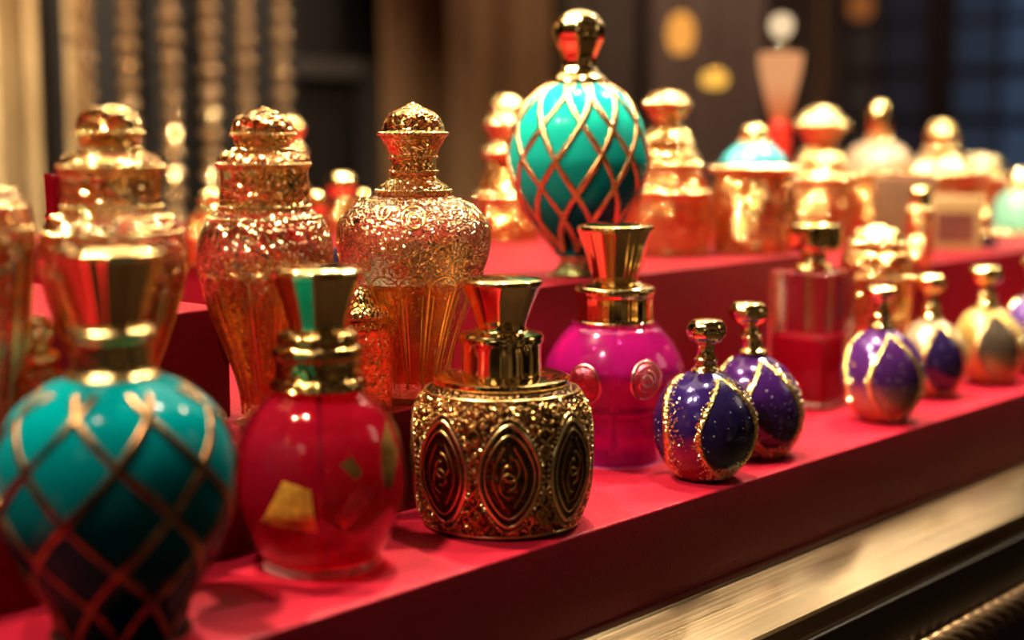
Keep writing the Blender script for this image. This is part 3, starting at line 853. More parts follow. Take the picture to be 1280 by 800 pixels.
M['glint_bead_ring'] = gold('glint_gold_beads', (1.0, 0.74, 0.36), 0.06)  # bead rings added so that the lamps glint in them
def glint_beading(S, rings, part='glint_beading', mat=None):
    """strings of round beads on a wire; rings = (radius px, row px, bead px)"""
    for rp, yp, bp in rings:
        r, z, br = S.m(rp, yp), S.z(yp), S.m(bp, yp)
        n = max(8, int(2 * PI * r / (br * 2.15)))
        seg = 8
        vs, fs = [], []
        tot = n * 6
        for i in range(tot):       # one beaded wire, pinched between the beads
            a = 2 * PI * i / tot; t = (i % 6) / 6
            rr = br * (0.30 + 0.70 * abs(math.sin(PI * t)) ** 0.6)
            for k in range(seg):
                b_ = 2 * PI * k / seg
                q = r + rr * math.cos(b_)
                vs.append((q * math.sin(a), -q * math.cos(a), z + rr * math.sin(b_)))
        for i in range(tot):
            for k in range(seg):
                fs.append((i * seg + k, i * seg + (k + 1) % seg, ((i + 1) % tot) * seg + (k + 1) % seg, ((i + 1) % tot) * seg + k))
        link(part, mesh_of(part, vs, fs), mat or M['glint_bead_ring'], S.root, True, 180)
# ------------------------------------------------------------------ 7 tall gold crystal bottles on the step
core_m = thin_glass('red_streak_core', (0.90, 0.42, 0.13), body=0.08, bodycol=(0.35, 0.02, 0.01), ior=1.25)  # tinted core added for the red streaks refracted in the crystal
def crystal_bottle(label, px, by, z0, pts_body, pts_collar, pts_stop, foot, ysplit, ylow, nfl=14, scale=330, matkw=None, D=None, group='tall gold crystal bottles on the step', stopmat=None, bodymat=None, twist=0, scroll=False, collarmat=None, beads=()):
    S = Stand('perfume_bottle', label, 'perfume bottle', px, by, z0, group, D=D, twist=twist)
    zs, zl = S.z(ysplit), S.z(ylow)
    def fl(a, z):
        t = max(0, min(1, (zs - z) / (zs - zl + 1e-6)))
        return 1 + 0.09 * t * (abs(math.cos(nfl * a / 2)) - 0.5)
    cm = bodymat or crystal('gold_net_crystal', scale=scale, zlo=S.z(ysplit + 30), zhi=S.z(ysplit - 25), **(matkw or {}))
    body, prof = S.lathe('body', pts_body, cm, n=6, seg=nfl * 10, flute=fl)
    pl = [(r * 0.80, z) for r, z in prof if zl * 0.9 + 0.002 <= z <= zs + 0.003]
    core = [(0.0, pl[0][1])] + pl + [(0.0, pl[-1][1])]
    link('perfume', lathe_mesh('perfume', core, 48), core_m, S.root)  # the added tint core
    S.lathe('foot', foot, thin_glass('pale_foot_glass', (1.0, 0.75, 0.6), body=0.12, bodycol=(0.6, 0.2, 0.12)), n=3, floor=True)
    # gilded flute lines
    mb = MB()
    for k in range(nfl):
        a = 2 * PI * (k + 0.5) / nfl
        path, nr = [], []
        for i in range(25):
            z = zl + (zs - zl) * i / 24
            r = radius_at(prof, z) * fl(a, z)
            path.append(Vector((r * math.sin(a), -r * math.cos(a), z))); nr.append(Vector((math.sin(a), -math.cos(a), 0)))
        mb.tube(path, S.m(2.0, ysplit), seg=6, flat=nr)
        for da in (-0.30, 0.30):  # finer gilt lines added for the streaks that the flutes refract
            path = []
            for i in range(2, 23):
                z = zl + (zs - zl) * i / 24; aa = a + (0.5 + da) * 2 * PI / nfl
                r = radius_at(prof, z) * fl(aa, z)
                path.append(Vector((r * math.sin(aa), -r * math.cos(aa), z)))
            mb.tube(path, S.m(1.0, ysplit), seg=5)
        # arch over each flute
        path, nr = [], []
        for i in range(15):
            t = i / 14; aa = a + 2 * PI / nfl * t
            z = zs + S.m(14, ysplit) * math.sin(PI * t) ** 0.6
            p, q = surf(prof, aa, z, 0.0002); path.append(p); nr.append(q)
        mb.tube(path, S.m(1.3, ysplit), seg=6, flat=nr)
    if scroll:
        rnd = random.Random(5)
        zt0, zt1 = S.z(ysplit - 14), S.z(pts_body[-3][1] + 12)
        for k in range(34):
            a0 = rnd.uniform(0, 2 * PI); z0_ = zt0 + (zt1 - zt0) * rnd.random() ** 1.3
            sg = rnd.choice((1, -1)); q0 = S.m(rnd.uniform(10, 17), ysplit)
            path, nr = [], []
            for i in range(26):
                t = i / 25; th = t * 3.0 * PI + k; q = q0 * (1 - 0.8 * t)
                zz = min(max(z0_ + q * math.cos(th), zt0 - 0.004), zt1)
                rr = max(radius_at(prof, zz), 0.01)
                p, nn = surf(prof, a0 + sg * q * math.sin(th) / rr, zz, 0.0002); path.append(p); nr.append(nn)
            mb.tube(path, S.m(1.0, ysplit), seg=5, flat=nr)
    mb.build('gilding', M['wire'], S.root, True, 70)
    glint_beading(S, beads)
    S.lathe('collar', pts_collar, collarmat or crystal('gold_crystal_collar', scale=260, width=0.10, base_gold=0.14, clear=0.10, glass=(1.0, 0.86, 0.58)), n=4, seg=72, flute=lambda a, z: 1 + 0.01 * math.cos(24 * a))
    S.lathe('stopper', pts_stop, stopmat or crystal('beaded_knob_crystal', scale=210, width=0.14, base_gold=0.35, glass=(1.0, 0.75, 0.4), bumps=0.9), n=4, seg=72)
    return S

# bottle with faceted dome stopper
crystal_bottle('tall gold etched crystal bottle with a pointed dome stopper behind the filigree jar', 519, 499, H_STEP,
    [(0, 492), (0, 492), (40, 492), (40, 492), (42, 478), (46, 450), (60, 405), (80, 355), (93, 322), (97, 298), (92, 275), (75, 256), (55, 247), (46, 243), (46, 243), (0, 243)],
    [(0, 246), (0, 246), (47, 246), (47, 246), (46, 238), (42, 232), (32, 225), (28, 218), (28, 214), (28, 214), (0, 214)],
    [(0, 216), (0, 216), (29, 216), (29, 216), (28, 205), (29, 194), (36, 180), (42, 170), (43, 166), (40, 163), (38, 155), (30, 142), (14, 134), (5, 129), (0, 127)],
    [(0, 512), (0, 512), (46, 512), (46, 512), (47, 506), (38, 499), (34, 494), (38, 490), (38, 490), (0, 490)],
    352, 480, nfl=14, scale=420, beads=((43, 167, 2.4), (30, 196, 1.8), (30, 214, 1.8), (47, 238, 2.2), (59, 250, 2.2)), matkw=dict(width=0.10, base_gold=0.13, clear=0.08, glass=(1.0,0.94,0.78), goldc=(1.0,0.82,0.48)), scroll=True,
    stopmat=crystal('dome_crystal', scale=300, width=0.14, base_gold=0.35, goldc=(0.95, 0.62, 0.22), bumps=0.4))
crystal_bottle('tall amber gold crystal bottle with a beaded round knob behind the pink bottle', 336, 527, H_STEP,
    [(0, 516), (0, 516), (32, 516), (32, 516), (34, 492), (42, 462), (60, 415), (76, 370), (84, 330), (84, 305), (76, 280), (64, 266), (58, 262), (58, 262), (0, 262)],
    [(0, 265), (0, 265), (56, 265), (56, 265), (57, 258), (55, 250), (55, 215), (58, 206), (57, 198), (48, 191), (36, 188), (36, 188), (0, 188)],
    [(0, 190), (0, 190), (33, 190), (32, 185), (36, 178), (39, 168), (38, 156), (33, 147), (22, 141), (10, 136), (0, 133)],
    [(0, 530), (0, 530), (42, 530), (42, 530), (43, 525), (32, 519), (30, 515), (30, 515), (0, 515)],
    350, 505, nfl=12, scale=300, beads=((58, 205, 2.6), (57, 258, 2.6), (38, 187, 2.4), (40, 168, 2.2), (70, 272, 2.8)), matkw=dict(width=0.11, base_gold=0.13, clear=0.08, glass=(1.0, 0.91, 0.68), goldc=(1.0,0.80,0.45)))
crystal_bottle('tall gold bubbled crystal bottle with a round knob behind the dark teal bottle', 150, 571, H_STEP,
    [(0, 540), (0, 540), (34, 540), (34, 540), (36, 510), (46, 470), (66, 420), (82, 370), (91, 330), (90, 305), (80, 280), (66, 268), (60, 264), (60, 264), (0, 264)],
    [(0, 267), (0, 267), (58, 267), (58, 267), (60, 260), (60, 225), (64, 214), (64, 202), (54, 193), (38, 188), (38, 188), (0, 188)],
    [(0, 190), (0, 190), (30, 190), (30, 186), (36, 180), (40, 166), (39, 152), (32, 140), (20, 133), (0, 130)],
    [(0, 552), (0, 552), (44, 552), (44, 552), (45, 546), (34, 541), (32, 538), (32, 538), (0, 538)],
    350, 520, nfl=12, scale=240, beads=((65, 208, 2.8), (61, 258, 2.8), (38, 187, 2.6), (42, 166, 2.4), (73, 272, 3.0), (86, 290, 3.2)), matkw=dict(width=0.12, base_gold=0.13, clear=0.08, glass=(1.0, 0.91, 0.68), goldc=(1.0,0.80,0.45)), stopmat=crystal('bubbled_knob_crystal', scale=160, width=0.14, base_gold=0.35, glass=(1.0, 0.75, 0.4), bumps=0.9))
crystal_bottle('gold domed crystal bottle cut off by the picture edge, nearest on the step', -12, 592, H_STEP,
    [(0, 560), (0, 560), (36, 560), (36, 560), (40, 500), (50, 450), (56, 400), (62, 345), (66, 310), (66, 285), (60, 258), (42, 236), (26, 228), (20, 226), (20, 226), (0, 226)],
    [(0, 230), (0, 230), (22, 230), (22, 230), (20, 222), (14, 216), (14, 216), (0, 216)],
    [(0, 218), (0, 218), (12, 218), (14, 208), (18, 196), (14, 184), (0, 178)],
    [(0, 573), (0, 573), (46, 573), (46, 573), (46, 566), (36, 560), (36, 556), (36, 556), (0, 556)],
    318, 520, nfl=12, scale=240, beads=((45, 238, 3.0), (60, 258, 3.0), (67, 285, 3.0)), matkw=dict(width=0.12, base_gold=0.13, clear=0.08, glass=(1.0, 0.91, 0.68), goldc=(1.0,0.80,0.45)), stopmat=crystal('bubbled_knob_crystal', scale=260, width=0.14, base_gold=0.3, glass=(1.0, 0.75, 0.4), bumps=0.9))

# ------------------------------------------------------------------ 8 data driven smaller bottles
def stand_bottle(label, px, by, z0, parts, D=None, group=None, cat='perfume bottle', name='perfume_bottle', seg=40, n=4, beads=()):
    S = Stand(name, label, cat, px, by, z0, group, D=D)
    for i, (pn, pts, mat) in enumerate(parts):
        S.lathe(pn, pts, mat, n=n, seg=seg, floor=(i == 0))
    glint_beading(S, beads)
    return S
amber = crystal('amber_glass', glass=(1.0, 0.68, 0.35), base_gold=0.12, scale=260, width=0.06, clear=0.35)
palegold = crystal('pale_gold_glass', glass=(1.0, 0.80, 0.50), base_gold=0.48, goldc=(1.0,0.68,0.28), scale=220, width=0.1, clear=0.3)
clearg = thin_glass('clear_glass', (0.98, 0.9, 0.8), body=0.06, bodycol=(0.8, 0.55, 0.3), ior=1.7)
ruby = thin_glass('ruby_glass', (0.55, 0.03, 0.05), body=0.3, bodycol=(0.3, 0.0, 0.01))
darkcap = plain('dark_blue_cap', (0.012, 0.015, 0.03), 0.2, nscale=60)
copper = crystal('copper_gold_glass', glass=(1.0, 0.62, 0.32), goldc=(0.92, 0.52, 0.18), base_gold=0.45, scale=180, width=0.14, clear=0.3)
def C(r0, y0, *rest):           # closed column of rows from the bottom up
    pts = [(0, y0), (0, y0), (r0, y0), (r0, y0)] + list(rest)
    r, y = pts[-1]
    return pts + ([(r, y), (0, y)] if r > 0 else [])
stand_bottle('small amber bottle with beaded gold cap between the tall gold crystal bottles', 452, 512, H_STEP,
    [('body', C(34, 518, (38, 512), (38, 470), (38, 430), (34, 416), (24, 410)), amber), ('collar', C(26, 412, (30, 408), (28, 402), (20, 398)), M['gold_bead']),
     ('cap', C(22, 400, (36, 396), (34, 386), (22, 378), (16, 366), (8, 360), (0, 358)), M['gold_bead'])])
stand_bottle('small dark blue capped bottle peeping between the two tall crystal bottles', 432, 470, H_STEP,
    [('body', C(26, 478, (28, 470), (28, 400), (20, 372)), palegold), ('cap', C(19, 374, (21, 368), (20, 330), (17, 316), (10, 308), (0, 306)), darkcap)], D=0.80)
stand_bottle('small amber glass bottle with gold neck between the teal bottle and the picture edge', 56, 588, H_STEP,
    [('body', C(24, 590, (26, 584), (28, 550), (28, 500), (26, 466), (18, 450)), amber), ('collar', C(22, 452, (24, 446), (22, 440), (14, 436)), M['gold_bead']),
     ('stopper', C(12, 438, (14, 430), (20, 418), (18, 404), (8, 396), (0, 394)), M['gold_bead'])])
stand_bottle('slim ruby glass bottle with a gold lip behind the bubbled crystal bottle', 77, 384, H_PL,
    [('body', C(20, 450, (21, 440), (20, 330), (15, 290), (14, 278)), ruby), ('cap', C(15, 280, (15, 270), (16, 225), (17, 220), (16, 217)), ruby), ('lip', C(15, 274, (17, 272), (17, 268), (15, 266)), M['gold'])], D=0.80)
stand_bottle('rounded amber crystal bottle with beaded dome behind the plinth corner', 268, 372, H_RISER,
    [('body', C(22, 372, (26, 366), (36, 350), (40, 318), (36, 285), (24, 266)), amber), ('collar', C(18, 268, (20, 262), (18, 256)), M['gold_bead']),
     ('stopper', C(14, 258, (18, 252), (17, 242), (8, 236), (0, 234)), M['gold_bead'])], D=0.93)
stand_bottle('copper gold bottle hidden behind the beaded knob of the amber crystal bottle', 366, 340, H_RISER,
    [('body', C(20, 350, (30, 340), (32, 300), (26, 240), (14, 220)), copper), ('stopper', C(12, 222, (18, 208), (22, 190), (14, 176), (20, 160), (12, 148), (0, 144)), M['gold_bead'])], D=1.02)
for px, y0, r, dd, lab in ((396, 238, 12, 1.08, 'small gold topped flask just past the amber crystal bottle'), (428, 214, 17, 1.18, 'gold flask with bright round stopper midway between two crystal bottles'), (454, 236, 11, 1.08, 'low gold flask next to the etched dome bottle')):
    stand_bottle(lab, px, 330, H_RISER,
        [('body', C(r * 1.0, 340, (r * 1.2, 330), (r * 1.3, y0 + 70), (r * 1.2, y0 + 46)), palegold), ('collar', C(r * 0.8, y0 + 48, (r * 0.9, y0 + 42), (r * 0.7, y0 + 34)), M['gold']),
         ('stopper', C(r * 0.6, y0 + 36, (r * 1.0, y0 + 26), (r * 1.1, y0 + 14), (r * 0.7, y0 + 3), (0, y0)), M['gold'])], D=dd, group='gold flasks behind the crystal bottles')

# ------------------------------------------------------------------ 9 turquoise netted bottle on the riser
S = Stand('perfume_bottle', 'turquoise egg shaped bottle in a copper gold net with a tall gold finial', 'perfume bottle', 722, 344, H_RISER, D=on_z(722, 346, H_RISER).xy.__sub__(CAM.xy).length + 0.012)
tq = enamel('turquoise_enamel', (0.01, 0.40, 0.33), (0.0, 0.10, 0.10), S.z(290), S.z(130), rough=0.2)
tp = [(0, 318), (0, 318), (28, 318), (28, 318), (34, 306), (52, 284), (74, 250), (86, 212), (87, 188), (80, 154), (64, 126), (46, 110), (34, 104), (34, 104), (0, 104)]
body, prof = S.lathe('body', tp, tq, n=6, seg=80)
net(S, 'net', prof, S.z(312), S.z(106), 11, 0.24, S.m(3.8, 200), M['net_copper'], 0.0, jit=0.06, seed=8)
S.lathe('foot', [(0, 356), (0, 356), (40, 356), (40, 356), (41, 350), (34, 342), (26, 334), (22, 326), (26, 316), (26, 316), (0, 316)], crystal('foot_crystal', glass=(0.9, 0.72, 0.6), base_gold=0.15, scale=200, clear=0.4), n=4, floor=True)
S.lathe('collar', [(0, 108), (0, 108), (36, 108), (36, 108), (37, 103), (34, 98), (30, 94), (24, 90), (24, 90), (0, 90)], M['gold'], n=4)
S.lathe('finial', [(0, 92), (0, 92), (24, 92), (21, 84), (20, 76), (24, 64), (30, 50), (32, 40), (30, 30), (26, 24), (26, 24), (24, 20), (14, 14), (0, 11)], M['gold'], n=4, seg=60, flute=lambda a, z: 1 + 0.03 * math.cos(8 * a))

# ------------------------------------------------------------------ 10 blurred bottles behind
white_gold = gold('pale_shining_gold', (0.98, 0.76, 0.42), 0.12, bubbles=160, bstr=0.7)
R_ = H_RISER
def zz(px, by, z): return on_z(px, by, z)
stand_bottle('copper gold fluted bottle standing close behind the turquoise bottle', 634, 330, H_RISER,
    [('body', C(34, 345, (40, 338), (40, 290), (36, 240), (26, 205), (22, 196)), copper), ('collar', C(24, 198, (28, 194), (26, 184), (18, 176)), M['gold_bead_big']),
     ('stopper', C(18, 178, (24, 168), (26, 150), (18, 140), (22, 132), (14, 122), (0, 118)), M['gold_bead_big'])], D=1.12, beads=((27, 190, 5), (25, 155, 5), (37, 245, 5)))
stand_bottle('layered clear and gold bottle on the riser just past the turquoise bottle', 832, 330, R_,
    [('body', C(46, 336, (52, 326), (54, 290), (52, 240), (44, 216), (36, 208)), amber), ('shoulder', C(38, 210, (42, 204), (40, 192), (30, 184), (24, 182)), palegold), ('collar', C(26, 184, (30, 178), (28, 166), (20, 160)), M['gold_bead_big']),
     ('stopper', C(16, 162, (18, 150), (26, 140), (27, 126), (20, 116), (0, 112)), palegold)], D=1.00, beads=((43, 206, 4), (30, 177, 4), (28, 130, 4), (53, 240, 4)))
S = stand_bottle('wide clear jar with a turquoise glass lid on the far end of the riser', 940, 318, R_,
    [('body', C(44, 322, (50, 314), (56, 280), (52, 240), (46, 214)), palegold), ('rim', C(48, 216, (52, 212), (50, 206), (44, 204)), white_gold),
     ('lid', C(44, 206, (40, 196), (28, 184), (18, 176)), thin_glass('aqua_glass', (0.35, 0.85, 0.9), body=0.5, bodycol=(0.1, 0.6, 0.7))), ('knob', C(14, 178, (18, 170), (16, 160), (8, 155), (0, 154)), M['gold_bead_big'])], D=1.02, beads=((53, 211, 4.5), (19, 178, 4)))
stand_bottle('gold studded decanter just beyond the turquoise lidded jar', 1022, 330, H_BK,
    [('body', C(34, 340, (40, 330), (42, 260), (36, 220), (22, 206)), palegold), ('collar', C(24, 208, (28, 202), (26, 190), (16, 182)), M['gold_bead_big']), ('stopper', C(14, 184, (22, 172), (30, 156), (24, 142), (10, 134), (0, 132)), M['gold_bead_big'])], D=1.30, beads=((28, 202, 4.5), (31, 156, 5), (39, 222, 4.5)))
stand_bottle('pale domed bottle with a small gold ball on top', 1094, 320, H_BK,
    [('body', C(36, 340, (40, 330), (44, 260), (42, 214)), copper), ('dome', C(44, 216, (42, 200), (30, 184), (14, 176), (10, 170)), plain('cream_porcelain', (0.36, 0.26, 0.17), 0.2, nscale=30)),
     ('knob', C(8, 172, (14, 160), (15, 145), (10, 132), (0, 126)), M['gold'])], D=1.50, beads=((44, 214, 4), (13, 172, 4)))
stand_bottle('broad amber bottle with a glittering pale gold lid and round knob', 1172, 330, H_BK,
    [('body', C(44, 350, (48, 340), (50, 290), (48, 236), (44, 222)), amber), ('lid', C(50, 224, (52, 216), (46, 202), (24, 194), (14, 190)), white_gold), ('knob', C(10, 192, (18, 182), (20, 168), (14, 154), (0, 150)), M['gold_bead_big'])], D=1.38, beads=((53, 216, 6), (21, 190, 5)))
stand_bottle('square shouldered amber bottle with a beaded lid at the picture edge', 1222, 320, H_BK,
    [('body', C(30, 345, (32, 330), (32, 250), (26, 226)), amber), ('lid', C(28, 228, (32, 220), (28, 202), (10, 194), (0, 192)), white_gold)], D=1.55, beads=((33, 222, 5),))
stand_bottle('mint green glass jar with gold rim beside the amber bottles', 1272, 320, H_BK,
    [('body', C(34, 345, (38, 335), (38, 300), (36, 288)), palegold), ('lid', C(38, 290, (36, 270), (26, 246), (10, 236)), thin_glass('mint_glass', (0.55, 0.95, 0.75), body=0.5, bodycol=(0.3, 0.75, 0.55))), ('knob', C(10, 238, (12, 226), (8, 214), (0, 210)), white_gold)], D=1.45, beads=((39, 290, 4.5), (13, 236, 4)))
stand_bottle('low gold beaded jar between the square bottle and the amethyst ball bottle', 1094, 372, 0.0,
    [('body', C(36, 410, (42, 400), (46, 360), (44, 322), (30, 304)), palegold), ('lid', C(32, 306, (34, 300), (26, 288), (10, 282), (0, 280)), M['gold_bead_big'])], D=0.985, beads=((34, 304, 3.5), (46, 345, 3.5)))
# cream cartons among them
def carton(label, px, by, z0, w, d, ytop, mat, D, win=None, rz=0):
    S = Stand('perfume_carton', label, 'carton', px, by, z0, D=D)
    S.root.rotation_euler.z = rz
    h = S.z(ytop)
    mb = MB(); mb.box(-w / 2, w / 2, -d / 2, d / 2, 0, h); mb.build('box', mat, S.root, True, bevel=0.001)
    if win:
        mb = MB(); mb.box(-w * 0.36, w * 0.36, -d / 2 - 0.0008, -d / 2 - 0.0001, h * 0.15, h * 0.72); mb.build('printed_panel', win, S.root, False)
stand_bottle('slim gold capped vial between the tan carton and the cream carton', 1148, 330, H_BK,
    [('body', C(15, 338, (17, 330), (17, 272), (12, 262)), palegold), ('cap', C(11, 264, (13, 258), (13, 240), (8, 234), (0, 233)), M['gold'])], D=1.12, beads=((14, 262, 3.5),))
stand_bottle('squat dark blue flask with a gold collar beside the cream carton', 1226, 330, H_BK,
    [('body', C(16, 338, (19, 330), (20, 310), (15, 294)), darkcap), ('collar', C(13, 296, (15, 290), (12, 284)), M['gold']), ('stopper', C(8, 286, (13, 276), (12, 266), (0, 260)), M['gold_bead_big'])], D=1.30, beads=((15, 292, 3.5),))
cr = plain('cream_card', (0.30, 0.19, 0.07), 0.5, nscale=40, vary=0.1)
carton('cream carton with a brown printed panel behind the violet ball bottles', 1192, 330, H_BK, 0.042, 0.03, 246, cr, 1.27, plain('brown_print', (0.10, 0.022, 0.012), 0.5, nscale=30, vary=0.2), rz=face_cam(on_z(1192, 330, 0.0)))
carton('plain tan carton under the pale domed bottle', 1128, 330, H_BK, 0.05, 0.03, 220, plain('tan_card', (0.13, 0.06, 0.02), 0.6, nscale=30, vary=0.2), 1.30, rz=face_cam(on_z(1128, 330, 0.0)))

# ------------------------------------------------------------------ 11 things further back in the shop
YW = 1.30
def strand(px, rad, seed, label):
    p = on_y(px, 100, YW)
    rnd = random.Random(seed)
    z = ROOM_Z0 + 0.35
    prof = [(0.0, z)]
    while z < ROOM_Z1 - 0.02:
        r = rad * rnd.uniform(0.85, 1.12)
        for q in (0.25, 0.5, 0.75): prof.append((r * math.sin(PI * q) + 0.0008, z + 2 * r * q))
        z += 2 * r; prof.append((0.0012, z))
    prof.append((0.0, ROOM_Z1))
    me = lathe_mesh('bead_strand', prof, 12)
    o = link('bead_strand', me, M['bead'], None, True, 30)
    o.location = (p.x, p.y, 0)
    tag(o, label, 'bead strand', 'strands of the bead curtain')
m_, nt, out = new_mat('champagne_beads')
p_ = pbsdf(nt, (0.72, 0.47, 0.25), 0.14, 0.8)
v_ = objco(nt); vo = N(nt, 'TexVoronoi'); vo.inputs['Scale'].default_value = 180; L(nt, v_, vo.inputs['Vector'])
L(nt, bump(nt, vo.outputs['Distance'], 0.25, 0.003), p_.inputs['Normal']); L(nt, p_.outputs[0], out.inputs[0])
M['bead'] = m_
for i, (px, lb) in enumerate([(108, 'gold bead strand brushing the cream pillar'), (160, 'gold bead strand, second out from the cream pillar'), (213, 'gold bead strand, third out from the cream pillar'),
                              (262, 'gold bead strand, fourth out from the cream pillar'), (307, 'gold bead strand, fifth out from the cream pillar'), (352, 'gold bead strand beside the dark doorway')]):
    strand(px, 0.0135 if i else 0.011, i, lb)
# cream panel, dark slot and pillar
def upright(name, px0, px1, Y, d, mat, kind='structure', z0=ROOM_Z0, z1=ROOM_Z1):
    a = on_y(px0, 200, Y); c = on_y(px1, 200, Y)
    b = MB(); b.box(a.x, c.x, Y, Y + d, z0, z1)
    o = b.build(name, mat, None, False); o['kind'] = 'structure'; return o
upright('trim_1', -60, 61, 1.42, 0.05, M['cream'])
upright('trim_2', 88, 114, 1.38, 0.06, M['cream'])
upright('trim_4', 62, 87, 1.35, 0.02, plain('black_gap_strip', (0.006, 0.005, 0.005), 0.8, nscale=5))  # black strip put in for the shaded gap, darkness in its colour
upright('trim_3', 112, 370, 1.62, 0.04, plain('black_recess', (0.008, 0.006, 0.006), 0.7, nscale=5))
# doorway with a dim grey frame
upright('door_1', 366, 486, 1.80, 0.04, plain('dark_opening_sheet', (0.010, 0.007, 0.006), 0.5, nscale=8))  # near-black sheet put in for the darkness of the opening
fr = plain('grey_door_frame', (0.055, 0.045, 0.042), 0.5, nscale=8)
b = MB()
a0 = on_y(352, 72, 1.76); a1 = on_y(474, 72, 1.76); w_ = 0.03
b.box(a0.x, a1.x, 1.76, 1.79, a0.z - w_, a0.z); b.box(a1.x - w_, a1.x, 1.76, 1.79, ROOM_Z0, a0.z - w_)
o = b.build('door_frame', fr, bpy.data.objects['door_1'], False)
# brown curtains
def curtain(label, px0, px1, Y, col, folds, seed, group='brown curtains at the back'):
    a = on_y(px0, 200, Y); c = on_y(px1, 200, Y)
    rnd = random.Random(seed)
    n = folds * 12; vs, fs = [], []
    for j, z in enumerate((ROOM_Z0, -0.2, 0.3, 0.7, ROOM_Z1)):
        for i in range(n + 1):
            t = i / n
            vs.append((a.x + (c.x - a.x) * t, Y + 0.022 * math.sin(2 * PI * folds * t + seed) + 0.01 * math.sin(2 * PI * folds * 0.37 * t + j * 0.2), z))
    for j in range(4):
        for i in range(n): q = j * (n + 1) + i; fs.append((q, q + 1, q + n + 2, q + n + 1))
    me = mesh_of('curtain', vs, fs)
    o = link('curtain', me, plain('brown_curtain_cloth', col, 0.7, nscale=50, vary=0.2), None, True, 80)
    tag(o, label, 'curtain', group)
curtain('brown curtain panel beside the dark doorway', 488, 570, 1.70, (0.26, 0.13, 0.05), 2, 1)
curtain('brown curtain panel above the etched dome bottle and the turquoise bottle', 574, 700, 1.585, (0.30, 0.15, 0.06), 3, 2)
curtain('dark brown curtain panel behind the tall gold finial', 706, 800, 1.80, (0.11, 0.07, 0.05), 3, 3)
curtain('taupe curtain panel behind the glowing lamps', 806, 945, 1.90, (0.24, 0.15, 0.11), 4, 4)

# glowing lamps
def pendant(label, px, py, D, rad, hgt, col, stg, square=False):
    p = at_dist(px, py, D)
    root = empty('pendant_lamp', p, label, 'lamp', 'small hanging lamps')
    prof = spline([(0, -hgt), (rad * 0.6, -hgt), (rad, -hgt * 0.4), (rad, hgt * 0.4), (rad * 0.6, hgt), (0, hgt)], 4)
    link('shade', lathe_mesh('shade', prof, 24), glow('warm_lamp_glow', col, stg), root)
    link('cap', lathe_mesh('cap', [(0, hgt * 0.9), (rad * 0.5, hgt * 0.9), (rad * 0.4, hgt * 1.25), (0, hgt * 1.25)], 20), M['antique'], root)
    link('cord', lathe_mesh('cord', [(0.0, hgt), (0.0012, hgt), (0.0012, ROOM_Z1 - p.z), (0.0, ROOM_Z1 - p.z)], 8), M['black'], root)
pendant('amber hanging lamp high beside the turquoise bottle finial', 851, 42, 2.0, 0.017, 0.024, (1.0, 0.40, 0.07), 1.0)
pendant('small yellow hanging lamp below the amber one', 893, 99, 1.9, 0.0155, 0.010, (1.0, 0.50, 0.07), 1.3)
pendant('faint orange hanging lamp near the top edge', 1076, 8, 2.6, 0.02, 0.02, (1.0, 0.30, 0.07), 0.25)
# tapered glowing lamp on a red stem
S = Stand('table_lamp', 'glowing peach tapered lamp on a red stem with a bright ball top', 'lamp', 971, 300, H_BK, D=1.5)
S.lathe('foot', C(26, 322, (27, 316), (14, 306), (8, 300)), ruby, n=3, seg=32, floor=True)
S.lathe('stem', C(8, 302, (8, 230), (13, 190), (12, 160), (8, 148)), plain('red_stem', (0.5, 0.02, 0.01), 0.3, nscale=20), n=3, seg=32)
S.lathe('lamp_shade', C(9, 152, (15, 132), (22, 104), (27, 78), (27, 66)), glow('peach_glow', (1.0, 0.42, 0.17), 0.8, (0.8, 0.14, 0.03), S.z(150), S.z(105)), n=3, seg=40)
S.lathe('neck', C(10, 67, (8, 58), (8, 46)), clearg, n=3, seg=24)
S.lathe('ball_top', C(7, 47, (13, 40), (15, 30), (11, 20), (0, 16)), glow('white_ball_glow', (1.0, 0.72, 0.42), 1.0), n=3, seg=32)
# brass post
p = on_y(1025, 100, 1.25)
b = MB(); b.tube([(0, 0, ROOM_Z0), (0, 0, ROOM_Z1)], 0.0075, seg=16)
o = b.build('display_post', M['gold_soft'], None, True, loc=(p.x, p.y, 0)); tag(o, 'slim brass post rising behind the far bottles', 'post')
# far window with dim blue panes
pane = glow('dusk_blue_pane', (0.16, 0.22, 0.36), 0.30)
frm = plain('dark_window_frame', (0.018, 0.012, 0.010), 0.5, nscale=10)
a = None
def on_x(px, py, X):
    r, f, u = ray(px, py); d = FW * f + RT * r
    t = (X - CAM.x) / d.x
    return Vector((X, CAM.y + d.y * t, CAM.z + u * t))
XW = ROOM_X1 - 0.03
wy0 = on_x(1330, 100, XW).y; wy1 = on_x(1050, 100, XW).y
zlo, zhi = -0.15, 0.75
b = MB(); b.box(XW, XW + 0.025, wy0 - 0.1, wy1, zlo, zhi)
win = b.build('window_1', frm, None, False); win['kind'] = 'structure'
rows = [(0.20, 0.30, 0.7), (0.33, 0.44, 0.55), (0.05, 0.17, 0.6), (0.46, 0.60, 0.4)]
mats = [glow('dusk_pane_' + 'abcd'[i], c, s) for i, (c, s) in enumerate([((0.10, 0.13, 0.20), 0.20), ((0.12, 0.10, 0.13), 0.12), ((0.20, 0.13, 0.10), 0.12), ((0.10, 0.16, 0.27), 0.28)])]
cols = [(1195, 1245, 0), (1255, 1320, 3), (1105, 1155, 1), (1060, 1095, 2)]
for (c0, c1, mi) in cols:
    for (z0, z1, s) in rows:
        y1 = on_x(c0, 100, XW).y; y0 = on_x(c1, 100, XW).y
        b = MB(); b.box(XW - 0.004, XW - 0.0005, y0, y1, z0, z1)
        b.build('window_pane', mats[mi], win, False)

